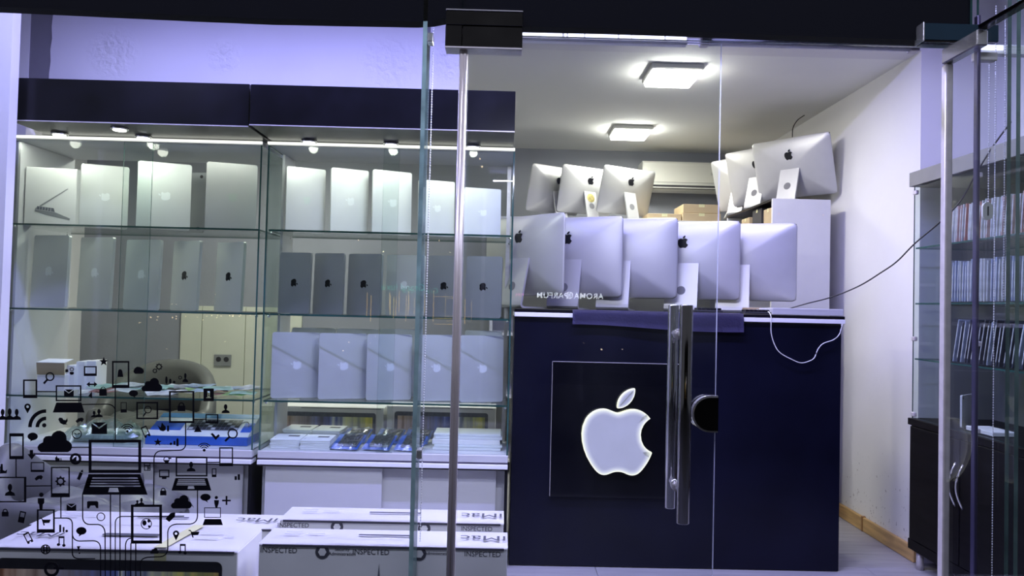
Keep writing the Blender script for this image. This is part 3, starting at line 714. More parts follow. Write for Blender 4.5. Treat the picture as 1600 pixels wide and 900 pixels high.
# leaflets strewn over the third shelf
leaf_cols = [('white', (0.74, 0.77, 0.76)), ('pale_blue', (0.42, 0.52, 0.60)), ('green', (0.28, 0.46, 0.16)), ('mint', (0.38, 0.58, 0.50)), ('grey', (0.38, 0.40, 0.42)), ('dull_red', (0.36, 0.16, 0.15))]
leaf_m = [mat('%s_leaflet_print' % nm, c, 0.5, var=0.35, scale=22) for nm, c in leaf_cols]
rnd = random.Random(3)
lx0, lx1 = U1a + 0.30, U1b - 0.05
for k in range(34):
    t = (k % 17) / 16
    X = lx0 + (lx1 - lx0 - 0.08) * t + 0.04 + rnd.uniform(-0.015, 0.015); Y = 3.40 + 0.10 * (k // 17) + rnd.uniform(0, 0.10)
    if X < U1a + 0.42: Y = max(Y, 3.38) - 0.02
    b = B(); s_ = rnd.uniform(0.045, 0.062); c_ = rnd.uniform(0.030, 0.045); zb = 0.0
    n_ = 5
    top_ = [[b.bm.verts.new((-s_ + 2*s_*i/n_, -c_ + 2*c_*j, 0.004 * math.sin(PI * i/n_ + k) ** 2)) for i in range(n_+1)] for j in (0, 1)]
    for i in range(n_): b.bm.faces.new((top_[0][i], top_[0][i+1], top_[1][i+1], top_[1][i]))
    ext = bmesh.ops.solidify(b.bm, geom=b.bm.faces[:], thickness=0.0012)
    ci = rnd.choice((0, 0, 0, 1, 2, 3, 3, 4, 5))
    o = b.obj('leaflet', leaf_m[ci]); o.location = (X, Y, SH[2] + 0.0065 + 0.0035 * (k % 7) + 0.004 * (k // 17)); o.rotation_euler = (math.radians(rnd.uniform(2, 9)), 0, math.radians(rnd.uniform(-35, 35)))
    tag(o, 'small %s printed leaflet in the loose spread on the left case third shelf' % leaf_cols[ci][0].replace('_', ' '), 'leaflet', 'leaflets on the third shelf of the left case')
# keyboard carton at the bottom
kb = empty('keyboard_carton', (P(312, 690, 3.42).x, 3.40, ZB + 0.001), math.radians(0)); tag(kb, 'blue and white keyboard carton lying at the bottom of the left case', 'carton')
kw = (P(392, 690, 3.40).x - P(233, 690, 3.40).x)/2
boxo('box_body', M['blue_print'], kb, -kw, kw, -0.02, 0.16, 0.0, 0.040, 0.002)
zt_ = 0.0403
def slope(u, v):   # the printed lid tilts up towards the back
    return (-kw + 2*kw*u, -0.018 + 0.176*v, 0.040 + 0.075*v)
def sheet(name, u0, u1, v0, v1, m_, lift, par):
    b = B(); q = [Vector(slope(u0, v0)), Vector(slope(u1, v0)), Vector(slope(u1, v1)), Vector(slope(u0, v1))]
    b.prism([p + Vector((0, -0.0005, lift)) for p in q], (0, 0, -0.001)); return b.obj(name, m_, par)
b = B(); b.prism([slope(0, 0), slope(0, 1), (-kw, 0.158, 0.038), (-kw, -0.018, 0.038)], (2*kw, 0, 0)); wl = b.obj('sloped_lid', M['paper'], kb)
sheet('blue_band', 0.0, 1.0, 0.80, 0.995, M['sky_print'], 0.0012, wl)
sheet('blue_block', 0.0, 0.30, 0.24, 0.62, M['blue_print'], 0.0012, wl)
kp = sheet('printed_keyboard', 0.36, 0.86, 0.26, 0.74, M['key_grey'], 0.0012, wl)
for i in range(11):
    for j in range(4):
        sheet('printed_key', 0.372 + i*0.0445, 0.372 + i*0.0445 + 0.036, 0.29 + j*0.11, 0.29 + j*0.11 + 0.085, M['ink_pale'] if (i + j) % 5 == 0 else M['rubber'], 0.0018, kp)
sheet('blue_corner', 0.90, 1.0, 0.2, 0.6, M['blue_print'], 0.0012, wl)
b = B(); b.tube([Vector(slope(0.90 + 0.05*math.cos(a), 0.42 + 0.22*math.sin(a))) + Vector((0, 0, 0.003)) for a in [PI*k/10 for k in range(11)]], 0.0016, 6); b.obj('printed_mouse', M['ink'], wl)
# crumpled plastic bag
b = B(); n1, n2 = 22, 12; gv = []
for j in range(n2+1):
    rw = []
    for i in range(n1+1):
        u, v = i/n1, j/n2; e = (math.sin(PI*u) * math.sin(PI*v)) ** 0.5
        rw.append(b.bm.verts.new((-0.19 + 0.38*u + rnd.uniform(-.006, .006), -0.11 + 0.22*v + rnd.uniform(-.006, .006), 0.002 + e * (0.085 + rnd.uniform(-0.030, 0.024)))))
    gv.append(rw)
for j in range(n2):
    for i in range(n1): b.bm.faces.new((gv[j][i], gv[j][i+1], gv[j+1][i+1], gv[j+1][i]))
bg = b.obj('plastic_bag', M['film']); bg.location = (P(165, 680, 3.46).x, 3.46, ZB + 0.001); tag(bg, 'crumpled clear plastic bag at the bottom of the left case', 'bag')
b = B(); b.box(-0.12, 0.13, -0.07, 0.07, 0.002, 0.030, 0.01); bi = b.obj('bag_contents', mat('grey_green_goods', (0.25, 0.32, 0.31), 0.6, var=0.4, scale=18), bg)

# ================================================================== BOTTOM OF THE RIGHT CASE
gbk = 'booklet stacks at the bottom of the right case'
def booklet_stack(pxc, Y, n_, lb, yaw):
    c = P(pxc, 690, Y)
    for k in range(n_):
        o = boxo('booklet', M['paper'], None, -0.066, 0.066, -0.075, 0.075, 0, 0.0082, 0.0012)
        o.location = (c.x + rnd.uniform(-.003, .003), Y, ZB + 0.0008 + k*0.0086); o.rotation_euler = (0, 0, math.radians(yaw + rnd.uniform(-2, 2)))
        tag(o, lb if k < n_ - 1 else 'topmost ' + lb, 'booklet', gbk)
        if k == n_ - 1:
            boxo('printed_block', M['ink'], o, -0.005, 0.045, 0.0, 0.03, 0.0082, 0.0086)
            boxo('printed_line', M['ink_pale'], o, -0.055, -0.05, -0.05, -0.02, 0.0082, 0.0086)
booklet_stack(452, 3.415, 5, 'white booklet in the front left stack of the right case', 1)
booklet_stack(498, 3.405, 5, 'white booklet in the stack just right of the front left stack', 1)
booklet_stack(470, 3.57, 7, 'white booklet in the rear left stack of the right case', -2)
booklet_stack(516, 3.565, 7, 'white booklet in the rear stack nearest the blue packets', -2)
gkp = 'film wrapped keyboards at the bottom of the right case'
for k, (px, Y, lb) in enumerate(((545, 3.395, 'film wrapped keyboard packet at the front next to the booklets'), (594, 3.395, 'film wrapped keyboard packet in the middle of the front row'), (643, 3.395, 'film wrapped keyboard packet at the front near the glass fin'), (556, 3.56, 'film wrapped keyboard packet at the back next to the booklets'), (608, 3.56, 'film wrapped keyboard packet in the middle of the back row'), (652, 3.56, 'film wrapped keyboard packet behind the bead chains'))):
    c = P(px, 690, Y)
    kr = empty('keyboard_packet', (c.x, Y, ZB + 0.001), math.radians(-6)); kr.rotation_euler = (math.radians(17), 0, math.radians(-8)); tag(kr, lb, 'keyboard', gkp)
    kr.location.z += 0.026; kr.scale = (0.80, 1, 1)
    boxo('blue_card', M['blue_print'], kr, -0.078, 0.078, -0.07, 0.07, 0, 0.004, 0.001)
    kk = boxo('keyboard', M['key_grey'], kr, -0.045, 0.068, -0.052, 0.055, 0.004, 0.012, 0.002)
    for i in range(7):
        for j in range(4):
            boxo('key', M['rubber'], kk, -0.041 + i*0.0152, -0.041 + i*0.0152 + 0.0125, -0.047 + j*0.025, -0.047 + j*0.025 + 0.020, 0.012, 0.0145)
    b = B(); gv = []
    for j in range(7):
        gv.append([b.bm.verts.new((-0.084 + 0.168*i/9, -0.076 + 0.152*j/6, 0.017 + rnd.uniform(0, 0.008) if 0 < i < 9 and 0 < j < 6 else 0.002)) for i in range(10)])
    for j in range(6):
        for i in range(9): b.bm.faces.new((gv[j][i], gv[j][i+1], gv[j+1][i+1], gv[j+1][i]))
    b.obj('film_wrap', M['film'], kr)
ps = empty('paper_folder', (P(730, 690, 3.44).x, 3.45, ZB + 0.001)); tag(ps, 'stack of white paper folders at the bottom right of the right case', 'folder')
for k, (dz, dx, m_) in enumerate(((0.0, 0, 'paper'), (0.011, 0.006, 'paper'), (0.022, -0.004, 'carton'), (0.044, 0.006, 'paper'), (0.055, 0.0, 'paper'))):
    boxo('folder_sheet', M[m_], ps, -0.155 + dx, 0.155 + dx, -0.06 + 0.012*k, 0.16, dz, dz + (0.010 if k != 2 else 0.021), 0.001)
boxo('pen_clip', M['ink'], ps, 0.0, 0.05, -0.016, -0.010, 0.038, 0.043, 0.002)

# ================================================================== THE COUNTER
CY = 3.33
kx0, kx1 = U2b + 0.016, P(1313, 650, CY).x
ct = empty('shop_counter', ((kx0+kx1)/2, CY, 0)); tag(ct, 'tall navy black shop counter with a white edged top', 'counter')
cw_ = (kx1-kx0)/2
boxo('front_panel', M['navy_board'], ct, -cw_, cw_, 0.0, 0.50, 0.004, 1.100, 0.001)
boxo('dark_reveal', M['rubber'], ct, -cw_, cw_, 0.006, 0.50, 1.100, 1.108)
boxo('white_edge', M['edge_white'], ct, -cw_, cw_ + 0.012, -0.012, 0.50, 1.108, 1.127, 0.001)
boxo('worktop', M['black_gloss'], ct, -cw_, cw_ + 0.014, -0.004, 0.52, 1.127, 1.141, 0.001)
CT = 1.142
# sign board with the lit emblem
sg = empty('lit_sign', (P(962, 672, CY).x, CY, P(962, 672, CY).z)); tag(sg, 'black gloss board with a glowing white apple shaped emblem on the counter front', 'sign')
sx0, sx1 = P(861, 672, CY).x - sg.location.x, P(1062, 672, CY).x - sg.location.x
sz0, sz1 = P(962, 776, CY).z - sg.location.z, P(962, 567, CY).z - sg.location.z
b = B().box(sx0, sx1, -0.016, -0.0005, sz0, sz1); b.bm.normal_update()
for f in b.bm.faces: f.material_index = 0 if abs(f.normal.y) > 0.9 else 1
b.obj('sign_board', [M['black_acrylic'], mat('pale_highlight_edge', (0.55, 0.56, 0.62), 0.25)], sg)  # pale side colour stands in for light caught on the rim
boxo('edge_highlight', M['steel'], sg, sx0 - 0.0015, sx0, -0.017, -0.0005, sz0, sz1)  # thin bright strips imitate the highlight on the left and top edges
boxo('edge_highlight', M['steel'], sg, sx0, sx1, -0.017, -0.0005, sz1, sz1 + 0.0018)
face_m = mat('milky_acrylic_face', (0.36, 0.37, 0.40), 0.35, emit=(0.62, 0.64, 0.84), estr=0.27)
el_h = P(962, 603, CY).z - P(962, 737, CY).z
def inset(pts, d):
    area = sum(p[0]*q[1] - q[0]*p[1] for p, q in zip(pts, pts[1:] + pts[:1])); sg_ = 1 if area > 0 else -1
    out = []
    for i in range(len(pts)):
        a_, b_, c_ = (Vector(pts[(i+k) % len(pts)]) for k in (-1, 0, 1))
        n1 = (b_ - a_).normalized(); n2 = (c_ - b_).normalized()
        m1 = Vector((-n1.y, n1.x)) * sg_; m2 = Vector((-n2.y, n2.x)) * sg_
        m_ = (m1 + m2).normalized(); k_ = min(2.2, 1 / max(0.3, m_.dot(m1)))
        out.append(tuple(b_ + m_ * d * k_))
    return out
glow = []
for k, t in enumerate((1.0, 0.72, 0.5, 0.30, 0.14)):
    col = tuple(a*t + b_*(1-t) for a, b_ in zip((1.0, 1.0, 0.66), (0.62, 0.64, 0.84)))
    glow.append(mat('lit_acrylic_%d' % k, (0.36, 0.37, 0.40), 0.35, emit=col, estr=0.26 + 0.66*t))
for nm, o, dm in zip(('emblem_body', 'emblem_leaf'), EMBLEM, (0.024, 0.013)):
    b = B(); o = [(u * el_h, v * el_h) for u, v in o]
    rg = [(o, -0.018), (o, -0.046)] + [(inset(o, dm * t), -0.046) for t in (0.16, 0.36, 0.56, 0.78, 1.0)]
    rings = [[b.bm.verts.new((u, y_, v)) for u, v in q] for q, y_ in rg]
    for k in range(len(rings) - 1):
        for q in range(len(o)):
            f = b.bm.faces.new((rings[k][q], rings[k][(q+1) % len(o)], rings[k+1][(q+1) % len(o)], rings[k+1][q])); f.material_index = max(1, k)
    b.bm.faces.new(rings[-1]).material_index = 0; b.bm.faces.new(rings[0][::-1]).material_index = 1
    b.obj(nm, [face_m] + glow, sg)
# dark cloth over the counter edge
b = B(); nx = 40
xa_, xb_ = P(894, 495, CY).x, P(1160, 505, CY).x
prof = [(3.62, CT + 0.002), (3.50, CT + 0.002), (3.40, CT + 0.002), (3.335, CT + 0.003), (3.316, CT - 0.003), (3.311, CT - 0.02), (3.309, CT - 0.045), (3.309, CT - 0.068)]
gv = []
for i in range(nx+1):
    t = i/nx; X = xa_ + (xb_ - xa_)*t
    gv.append([b.bm.verts.new((X, y_ + (0.003*math.sin(9*t) - 0.003 if z_ < CT else 0), z_ + ((0.006*math.sin(5*t + 1) - 0.012*t) * (CT - z_)/0.068 if z_ < CT else 0))) for y_, z_ in prof])
for i in range(nx):
    for j in range(len(prof)-1): b.bm.faces.new((gv[i][j], gv[i+1][j], gv[i+1][j+1], gv[i][j+1]))
bmesh.ops.solidify(b.bm, geom=b.bm.faces[:], thickness=0.0015)
o = b.obj('cloth_runner', M['cloth'], None, True); tag(o, 'dark violet cloth hanging over the front edge of the counter top', 'cloth')
# white flat cartons and keyboard on the counter
def flat_box(name, lb, px0, px1, py0, py1, Y, dep, m_, cat, lift=0.0):
    a_, c_ = P(px0, py1, Y), P(px1, py1, Y)
    r = empty(name, ((a_.x+c_.x)/2, Y, CT + 0.0008 + lift)); tag(r, lb, cat)
    w = (c_.x-a_.x)/2; h = P(px0, py0, Y).z - a_.z
    boxo('box_body', m_, r, -w, w, 0, dep, 0, h, 0.0015); boxo('lid_seam', M['ink_pale'], r, -w, w, -0.0004, 0, h*0.7, h*0.7 + 0.0012); return r
flat_box('flat_carton', 'flat white carton on the right end of the counter', 1207, 1318, 484, 494.5, 3.36, 0.2, M['white_board'], 'carton')
kb2 = empty('keyboard', (P(1185, 486, 3.38).x, 3.385, CT + 0.001)); tag(kb2, 'black keyboard lying on the counter beside the cables', 'keyboard')
boxo('keyboard_body', M['rubber'], kb2, -0.07, 0.05, -0.03, 0.04, 0, 0.010, 0.002)
for i in range(6):
    for j in range(3): boxo('key', M['logo_black'], kb2, -0.066 + i*0.019, -0.066 + i*0.019 + 0.015, -0.026 + j*0.021, -0.026 + j*0.021 + 0.017, 0.010, 0.020, 0.002)
kb3 = empty('keyboard', (P(1103, 485, 3.40).x, 3.40, CT + 0.004)); tag(kb3, 'black keyboard behind the door handle on the counter cloth', 'keyboard')
boxo('keyboard_body', M['rubber'], kb3, -0.05, 0.07, -0.03, 0.04, 0, 0.010, 0.002)
for i in range(6):
    for j in range(3): boxo('key', M['logo_black'], kb3, -0.046 + i*0.019, -0.046 + i*0.019 + 0.015, -0.026 + j*0.021, -0.026 + j*0.021 + 0.017, 0.010, 0.020, 0.002)
tray = boxo('goods_tray', M['kraft'], None, -0.04, 0.04, 0, 0.07, 0, 0.030, 0.003); tray.location = (P(1178, 478, 3.52).x, 3.50, CT + 0.001); tag(tray, 'small brown box on the counter behind the black keyboard', 'box')

# ================================================================== DESKTOP COMPUTERS (seen from behind)
IW, IH, IZ = 0.528, 0.385, 0.075
def desktop(label, group, loc, yaw, tilt=0.0, w=IW, h=IH, lift=IZ, gold=False, stand_w=0.16, roll=0.0):
    """back towards -Y; origin at the foot of the stand"""
    root = empty('desktop_computer', loc, math.radians(yaw)); tag(root, label, 'computer', group)
    hub = Vector((0, 0, lift + h*0.48))
    T = Matrix.Translation(hub) @ Matrix.Rotation(math.radians(tilt), 4, 'X') @ Matrix.Rotation(math.radians(roll), 4, 'Y') @ Matrix.Translation(-hub)
    def shell():
        b = B(); outl = resample(rrect(w, h, 0.016, 6), 96); rings = []
        for s_, d in ((1.0, 0.0), (1.0, -0.005), (0.985, -0.0075), (0.93, -0.013), (0.84, -0.020), (0.70, -0.028), (0.52, -0.035), (0.32, -0.040), (0.12, -0.042)):
            k_ = 0.9 * (1 - s_) ** 0.8
            rings.append([b.bm.verts.new(((u*(1-k_) + k_*u/math.hypot(2*u/w, 2*v/h)) * s_, d, lift + h/2 + (v*(1-k_) + k_*v/math.hypot(2*u/w, 2*v/h)) * s_)) for u, v in outl])
        for p_, q_ in zip(rings, rings[1:]):
            for k in range(len(p_)):
                b.bm.faces.new((p_[k], p_[(k+1) % len(p_)], q_[(k+1) % len(p_)], q_[k]))
        b.bm.faces.new(rings[-1]); b.bm.faces.new(rings[0][::-1]); return b
    body = shell().obj('rear_shell', M['alu_light'], root, True)
    body.data.transform(T)
    scr = boxo('screen_glass', M['black_glass'], root, -w/2 + 0.004, w/2 - 0.004, 0.0005, 0.003, lift + h*0.2, lift + h - 0.004, 0.001); scr.data.transform(T)
    em = emblem_mesh('emblem', 0.062, -0.0415, 0.006, M['logo_black'], body, 0, 0, lift + h*0.735); em.data.transform(T)
    b = B()
    for k in range(7):
        b.box(-w*0.36 + k*0.014, -w*0.36 + k*0.014 + 0.009, -0.0215, -0.015, lift + 0.055, lift + 0.061)
    b.tube([(-w*0.36 + 0.112, -0.0225, lift + 0.058), (-w*0.36 + 0.112, -0.016, lift + 0.058)], 0.005, 10)
    po = b.obj('port_row', M['rubber'], body); po.data.transform(T)
    b = B(); b.tube([(w*0.41, -0.0165, lift + 0.045), (w*0.41, -0.010, lift + 0.045)], 0.007, 12); pb_ = b.obj('power_button', M['alu'], body); pb_.data.transform(T)
    # stand: sheet arm dropping from the middle of the back, curved into a flat foot under the screen
    side = [(-0.036, lift + h*0.46), (-0.046, lift + h*0.46), (-0.092, 0.030), (-0.094, 0.014), (-0.088, 0.004), (-0.078, 0.0), (0.095, 0.0), (0.095, 0.006), (-0.070, 0.008), (-0.080, 0.014), (-0.082, 0.022)]
    b = B(); b.prism([(-stand_w/2, y_, z_) for y_, z_ in side], (stand_w, 0, 0)); st = b.obj('stand', M['alu_light'], root)
    zc_ = 0.105; yc_ = -0.092 + 0.046 * (zc_ - 0.03) / (lift + h*0.46 - 0.03)
    nn = Vector((0, -(lift + h*0.46 - 0.03), 0.046)).normalized(); c0 = Vector((0, yc_, zc_))
    ch_ = B().tube([c0 + nn*0.0009, c0 - nn*0.004], 0.022, 20).obj('cable_hole', mat('cable_hole_grey', (0.16, 0.16, 0.17), 0.6), st)
    if gold:
        c1_ = c0 + Vector((0, 0.046, lift + h*0.46 - 0.03)).normalized()*0.062; B().tube([c1_ + nn*0.0012, c1_ - nn*0.003], 0.034, 24).obj('gold_sticker', mat('gold_foil', (0.75, 0.62, 0.25), 0.3, 0.8, var=0.4, scale=80), st)
    return root
gc = 'computers in a row on the counter, backs to the street'
cd = ((818, 3.66, -47, 'at the left end', 337), (889, 3.68, -24, 'second from left', 339), (963, 3.70, -20, 'in the middle', 341), (1068, 3.72, -22, 'fourth from left', 346), (1146, 3.74, -20, 'at the right end', 349))
for px, Y, yw, nm, pt in cd:
    c = P(px, 420, Y); zt = P(px, pt + 2, Y).z
    hgt = 0.388
    desktop('silver desktop computer %s of the row on the counter' % nm, gc, (c.x, Y, CT + 0.0035), yw, 0, 0.60 if px in (963, 1146) else 0.545, zt - CT - 0.062, 0.062)
# tall back shelf and three tilted computers on it
BSZ = 1.775
bs = empty('back_shelf', (0, 5.12, 0)); tag(bs, 'tall white shelf along the back wall under the air conditioner', 'shelf')
bx0, bx1 = P(770, 300, 5.2).x, P(1150, 300, 5.2).x
boxo('top_board', M['white_board'], bs, bx0, bx1, 0, 0.62, BSZ - 0.03, BSZ, 0.001)
for X in (bx0, (bx0+bx1)/2 - 0.01, bx1 - 0.02): boxo('upright', M['white_board'], bs, X, X + 0.02, 0.01, 0.62, 0, BSZ - 0.03)
for z in (0.08, 0.52, 0.95, 1.36): boxo('shelf_board', M['white_board'], bs, bx0 + 0.021, bx1 - 0.021, 0.02, 0.60, z, z + 0.02)
boxo('back_board', M['cream'], bs, bx0, bx1, 0.62, 0.63, 0, BSZ - 0.03)
gb = 'tilted computers on the tall back shelf'
for px, Y, yw, ti, go, lb, pt in ((856, 5.34, 34, 13, False, 'tilted silver computer at the left end of the back shelf', 264), (905, 5.33, 30, 12, True, 'tilted silver computer with a gold sticker on its stand', 266), (967, 5.32, 30, 15, False, 'tilted silver computer next to the air conditioner, back shelf', 268)):
    c = P(px, 300, Y)
    desktop(lb, gb, (c.x + 0.05, Y, BSZ + 0.001), yw, ti, 0.47, 0.335, 0.055, go, 0.10)
gkb = 'cardboard boxes on the tall back shelf'
for px0, px1, pt, zb, Y, lb in ((1012, 1065, 334, BSZ, 5.22, 'brown cardboard box on the back shelf left of the stacked pair'), (1066, 1127, 333.5, BSZ, 5.21, 'lower brown cardboard box of the pair on the back shelf'), (1067, 1126, 319.5, None, 5.22, 'upper brown cardboard box of the pair on the back shelf')):
    a_, c_ = P(px0, pt, Y), P(px1, pt, Y)
    z0_ = zb if zb else P(1100, 333.5, 5.21).z + 0.002
    r = empty('cardboard_box', ((a_.x+c_.x)/2, Y, z0_ + 0.0006)); tag(r, lb, 'box', gkb)
    w = (c_.x-a_.x)/2 - 0.003; h = P((px0+px1)/2, pt, Y).z - z0_
    boxo('carton_body', M['kraft'], r, -w, w, 0, 0.28, 0, h, 0.002); boxo('tape_strip', M['tape'], r, -0.02, 0.02, -0.0006, 0.281, h - 0.02, h + 0.0006)
# air conditioner
ac = empty('air_conditioner', (P(1080, 275, 5.66).x, 5.86, P(1080, 300, 5.66).z)); tag(ac, 'white wall mounted air conditioner on the grey back wall', 'air conditioner')
aw = (P(1155, 275, 5.66).x - P(1003, 275, 5.66).x)/2; ah = P(1070, 252, 5.66).z - P(1070, 299, 5.66).z
b = B(); b.prism([(-aw, y_, z_) for y_, z_ in ((0, 0.02), (-0.12, 0.0), (-0.18, 0.012), (-0.20, 0.03), (-0.20, ah*0.94), (-0.19, ah), (0, ah))], (2*aw, 0, 0)); b.obj('housing', M['white_plastic'], ac)
b = B(); b.prism([(-aw*0.88, y_, z_) for y_, z_ in ((-0.15, 0.02), (-0.2035, 0.022), (-0.2035, 0.050), (-0.15, 0.050))], (1.72*aw, 0, 0)); vt_ = b.obj('air_outlet', M['rubber'], ac)
b = B(); b.prism([(-aw*0.87, y_, z_) for y_, z_ in ((-0.2035, 0.026), (-0.2060, 0.026), (-0.2060, 0.034), (-0.2035, 0.034))], (1.7*aw, 0, 0)); b.obj('louvre', M['white_plastic'], vt_)
b = B(); b.box(-aw*0.985, aw*0.985, -0.206, -0.199, ah*0.30, ah*0.95, 0.003); fp = b.obj('front_cover', M['white_plastic'], ac)
boxo('display_strip', mat('pale_grey_strip', (0.45, 0.45, 0.43), 0.4), fp, aw*0.40, aw*0.92, -0.2075, -0.2055, ah*0.56, ah*0.66)
boxo('maker_mark', M['ink_pale'], fp, -aw*0.86, -aw*0.74, -0.2070, -0.2055, ah*0.63, ah*0.66)
boxo('cover_gap', M['ink_pale'], ac, -aw*0.985, aw*0.985, -0.2015, -0.19, ah*0.285, ah*0.30)

# side cabinet along the right wall with computers on top
SC = 4.20; stz = P(1250, 311, SC).z
sc = empty('side_cabinet', (0, SC, 0)); tag(sc, 'tall white cabinet along the right wall behind the counter', 'cabinet')
sxa, sxb = P(1206, 400, SC).x, P(1297, 400, SC).x
boxo('end_panel', M['white_board'], sc, sxa, sxb, 0, 0.018, 0, stz, 0.001)
for px, py in ((1217, 334), (1286, 336)):
    q = P(px, py, SC); B().tube([(q.x, -0.0012, q.z), (q.x, 0.0, q.z)], 0.006, 10).obj('screw_cap', M['steel'], sc)
boxo('top_board', M['black_gloss'], sc, sxa - 0.0, sxb, 0.018, 0.86, stz - 0.012, stz)
boxo('back_board', M['white_board'], sc, sxb - 0.012, sxb, 0.018, 0.86, 0, stz - 0.012)
for z in (stz - 0.16, stz - 0.42, stz - 0.8): boxo('shelf_board', M['white_board'], sc, sxa + 0.002, sxb - 0.012, 0.02, 0.85, z, z + 0.018)
boxo('upright', M['white_board'], sc, sxa, sxb - 0.013, 0.842, 0.86, 0, stz - 0.012)
gs = 'boxes in the side cabinet'
for k, (y0_, d_, h_, m_, lb) in enumerate(((4.26, 0.14, 0.10, 'kraft', 'brown box in the top compartment of the side cabinet, nearest the end panel'), (4.44, 0.16, 0.12, 'rubber', 'black box in the middle of the side cabinet top compartment'), (4.66, 0.15, 0.09, 'kraft', 'brown box deepest in the side cabinet top compartment'))):
    r = empty('storage_box', (sxa + 0.02, y0_, stz - 0.142 + 0.0006)); tag(r, lb, 'box', gs)
    boxo('carton_body', M[m_], r, 0, 0.22, 0, d_, 0, h_, 0.002); boxo('tape_strip', M['tape'], r, -0.0006, 0.2, d_*0.42, d_*0.58, h_ - 0.02, h_ + 0.0006)
gr = 'tilted computers on the side cabinet'
for px, Y, yw, ti, w_, h_, lb in ((1240, 4.44, -50, 17, 0.50, 0.36, 'tilted silver computer nearest the right wall, on the white side cabinet'), (1190, 4.72, -56, 16, 0.50, 0.36, 'tilted computer in the middle of the three on the side cabinet'), (1163, 5.0, -58, 16, 0.50, 0.36, 'tilted computer farthest back on the side cabinet')):
    c = P(px, 270, Y); desktop(lb, gr, (c.x, Y, stz + 0.001), yw, ti, w_, h_, 0.045, False, 0.12)
# ceiling panels; the third is unseen and added to light the left rear
for k, (lx, ly) in enumerate(((0.865, 3.87), (0.865, 5.15), (-1.55, 4.75))):
    cp = empty('ceiling_lamp', (lx, ly, CEIL - 0.0005)); tag(cp, ('square lit ceiling panel nearer the street', 'square lit ceiling panel nearer the back wall', 'unseen ceiling panel added to light the room behind the left case')[k], 'ceiling lamp', 'ceiling panels')
    boxo('frame', M['white_plastic'], cp, -0.135, 0.135, -0.135, 0.135, -0.030, 0.0, 0.006)
    boxo('diffuser', M['led_white'], cp, -0.122, 0.122, -0.122, 0.122, -0.052, -0.0302, 0.006)

# ================================================================== CABLES
def smooth_path(pts, n_=8):
    out = []; q = [pts[0]] + pts + [pts[-1]]
    for i in range(1, len(q)-2):
        for k in range(n_):
            t = k/n_; a, b_, c, d = q[i-1], q[i], q[i+1], q[i+2]
            out.append(0.5*((2*b_) + (c-a)*t + (2*a-5*b_+4*c-d)*t*t + (3*b_-a-3*c+d)*t**3))
    out.append(pts[-1]); return out
cp_ = [P(1187, 484, 3.48), P(1205, 485.5, 3.46), P(1232, 482, 3.43), P(1262, 474, 3.40), P(1300, 464, 3.36), P(1342, 447, 3.30), P(1378, 425, 3.24), P(1402, 408, 3.2), P(1430, 380, 3.14), P(1470, 346, 3.05), P(1500, 315, 2.98), P(1527, 268, 2.9), P(1552, 228, 2.84), P(1580, 190, 2.78)]
o = B().tube(smooth_path(cp_), 0.0032, 6).obj('black_cord', M['black_cable']); tag(o, 'long black cable rising from the counter to the right hand cabinet', 'cable')
cp_ = [P(1190, 487, 3.42), P(1198, 486, 3.38), P(1204.5, 494, 3.31), P(1205, 520, 3.31), P(1211, 540, 3.31), P(1220, 552, 3.31), P(1238, 562, 3.31), P(1252, 567, 3.31), P(1266, 563.5, 3.31), P(1273, 558, 3.31), P(1278, 546, 3.31), P(1286, 537, 3.31), P(1302, 531, 3.31), P(1311, 523, 3.31), P(1315, 511, 3.31), P(1316.5, 505, 3.325)]
o = B().tube(smooth_path(cp_), 0.0023, 6).obj('white_cord', M['white_cable']); tag(o, 'thin white cable looping down over the dark counter front', 'cable')
cp_ = [P(1238, 214, 4.5), P(1239, 200, 4.55), P(1246, 188, 4.55), P(1257, 180, 4.55)]
o = B().tube(smooth_path(cp_), 0.003, 6).obj('thin_cable', M['black_cable']); tag(o, 'short thin dark cable from the ceiling edge to the topmost computer', 'cable')
cp_ = [P(1148, 294, 5.74), P(1147, 303, 5.7), P(1143, 318, 5.55), P(1138, 330, 5.5), P(1132, 342, 5.45)]
o = B().tube(smooth_path(cp_), 0.008, 6).obj('drain_hose', M['white_cable']); tag(o, 'white hose hanging down from the air conditioner', 'hose')
o = empty('power_plug', P(1192, 485, 3.43)); tag(o, 'white power plug with cable ends beside the black keyboard on the counter', 'plug')
boxo('plug_body', M['white_plastic'], o, -0.016, 0.016, -0.012, 0.012, -0.010, 0.010, 0.004, 2); B().tube([(-0.016, 0, 0), (-0.03, 0, 0.002)], 0.003, 8).obj('pin', M['chrome'], o)

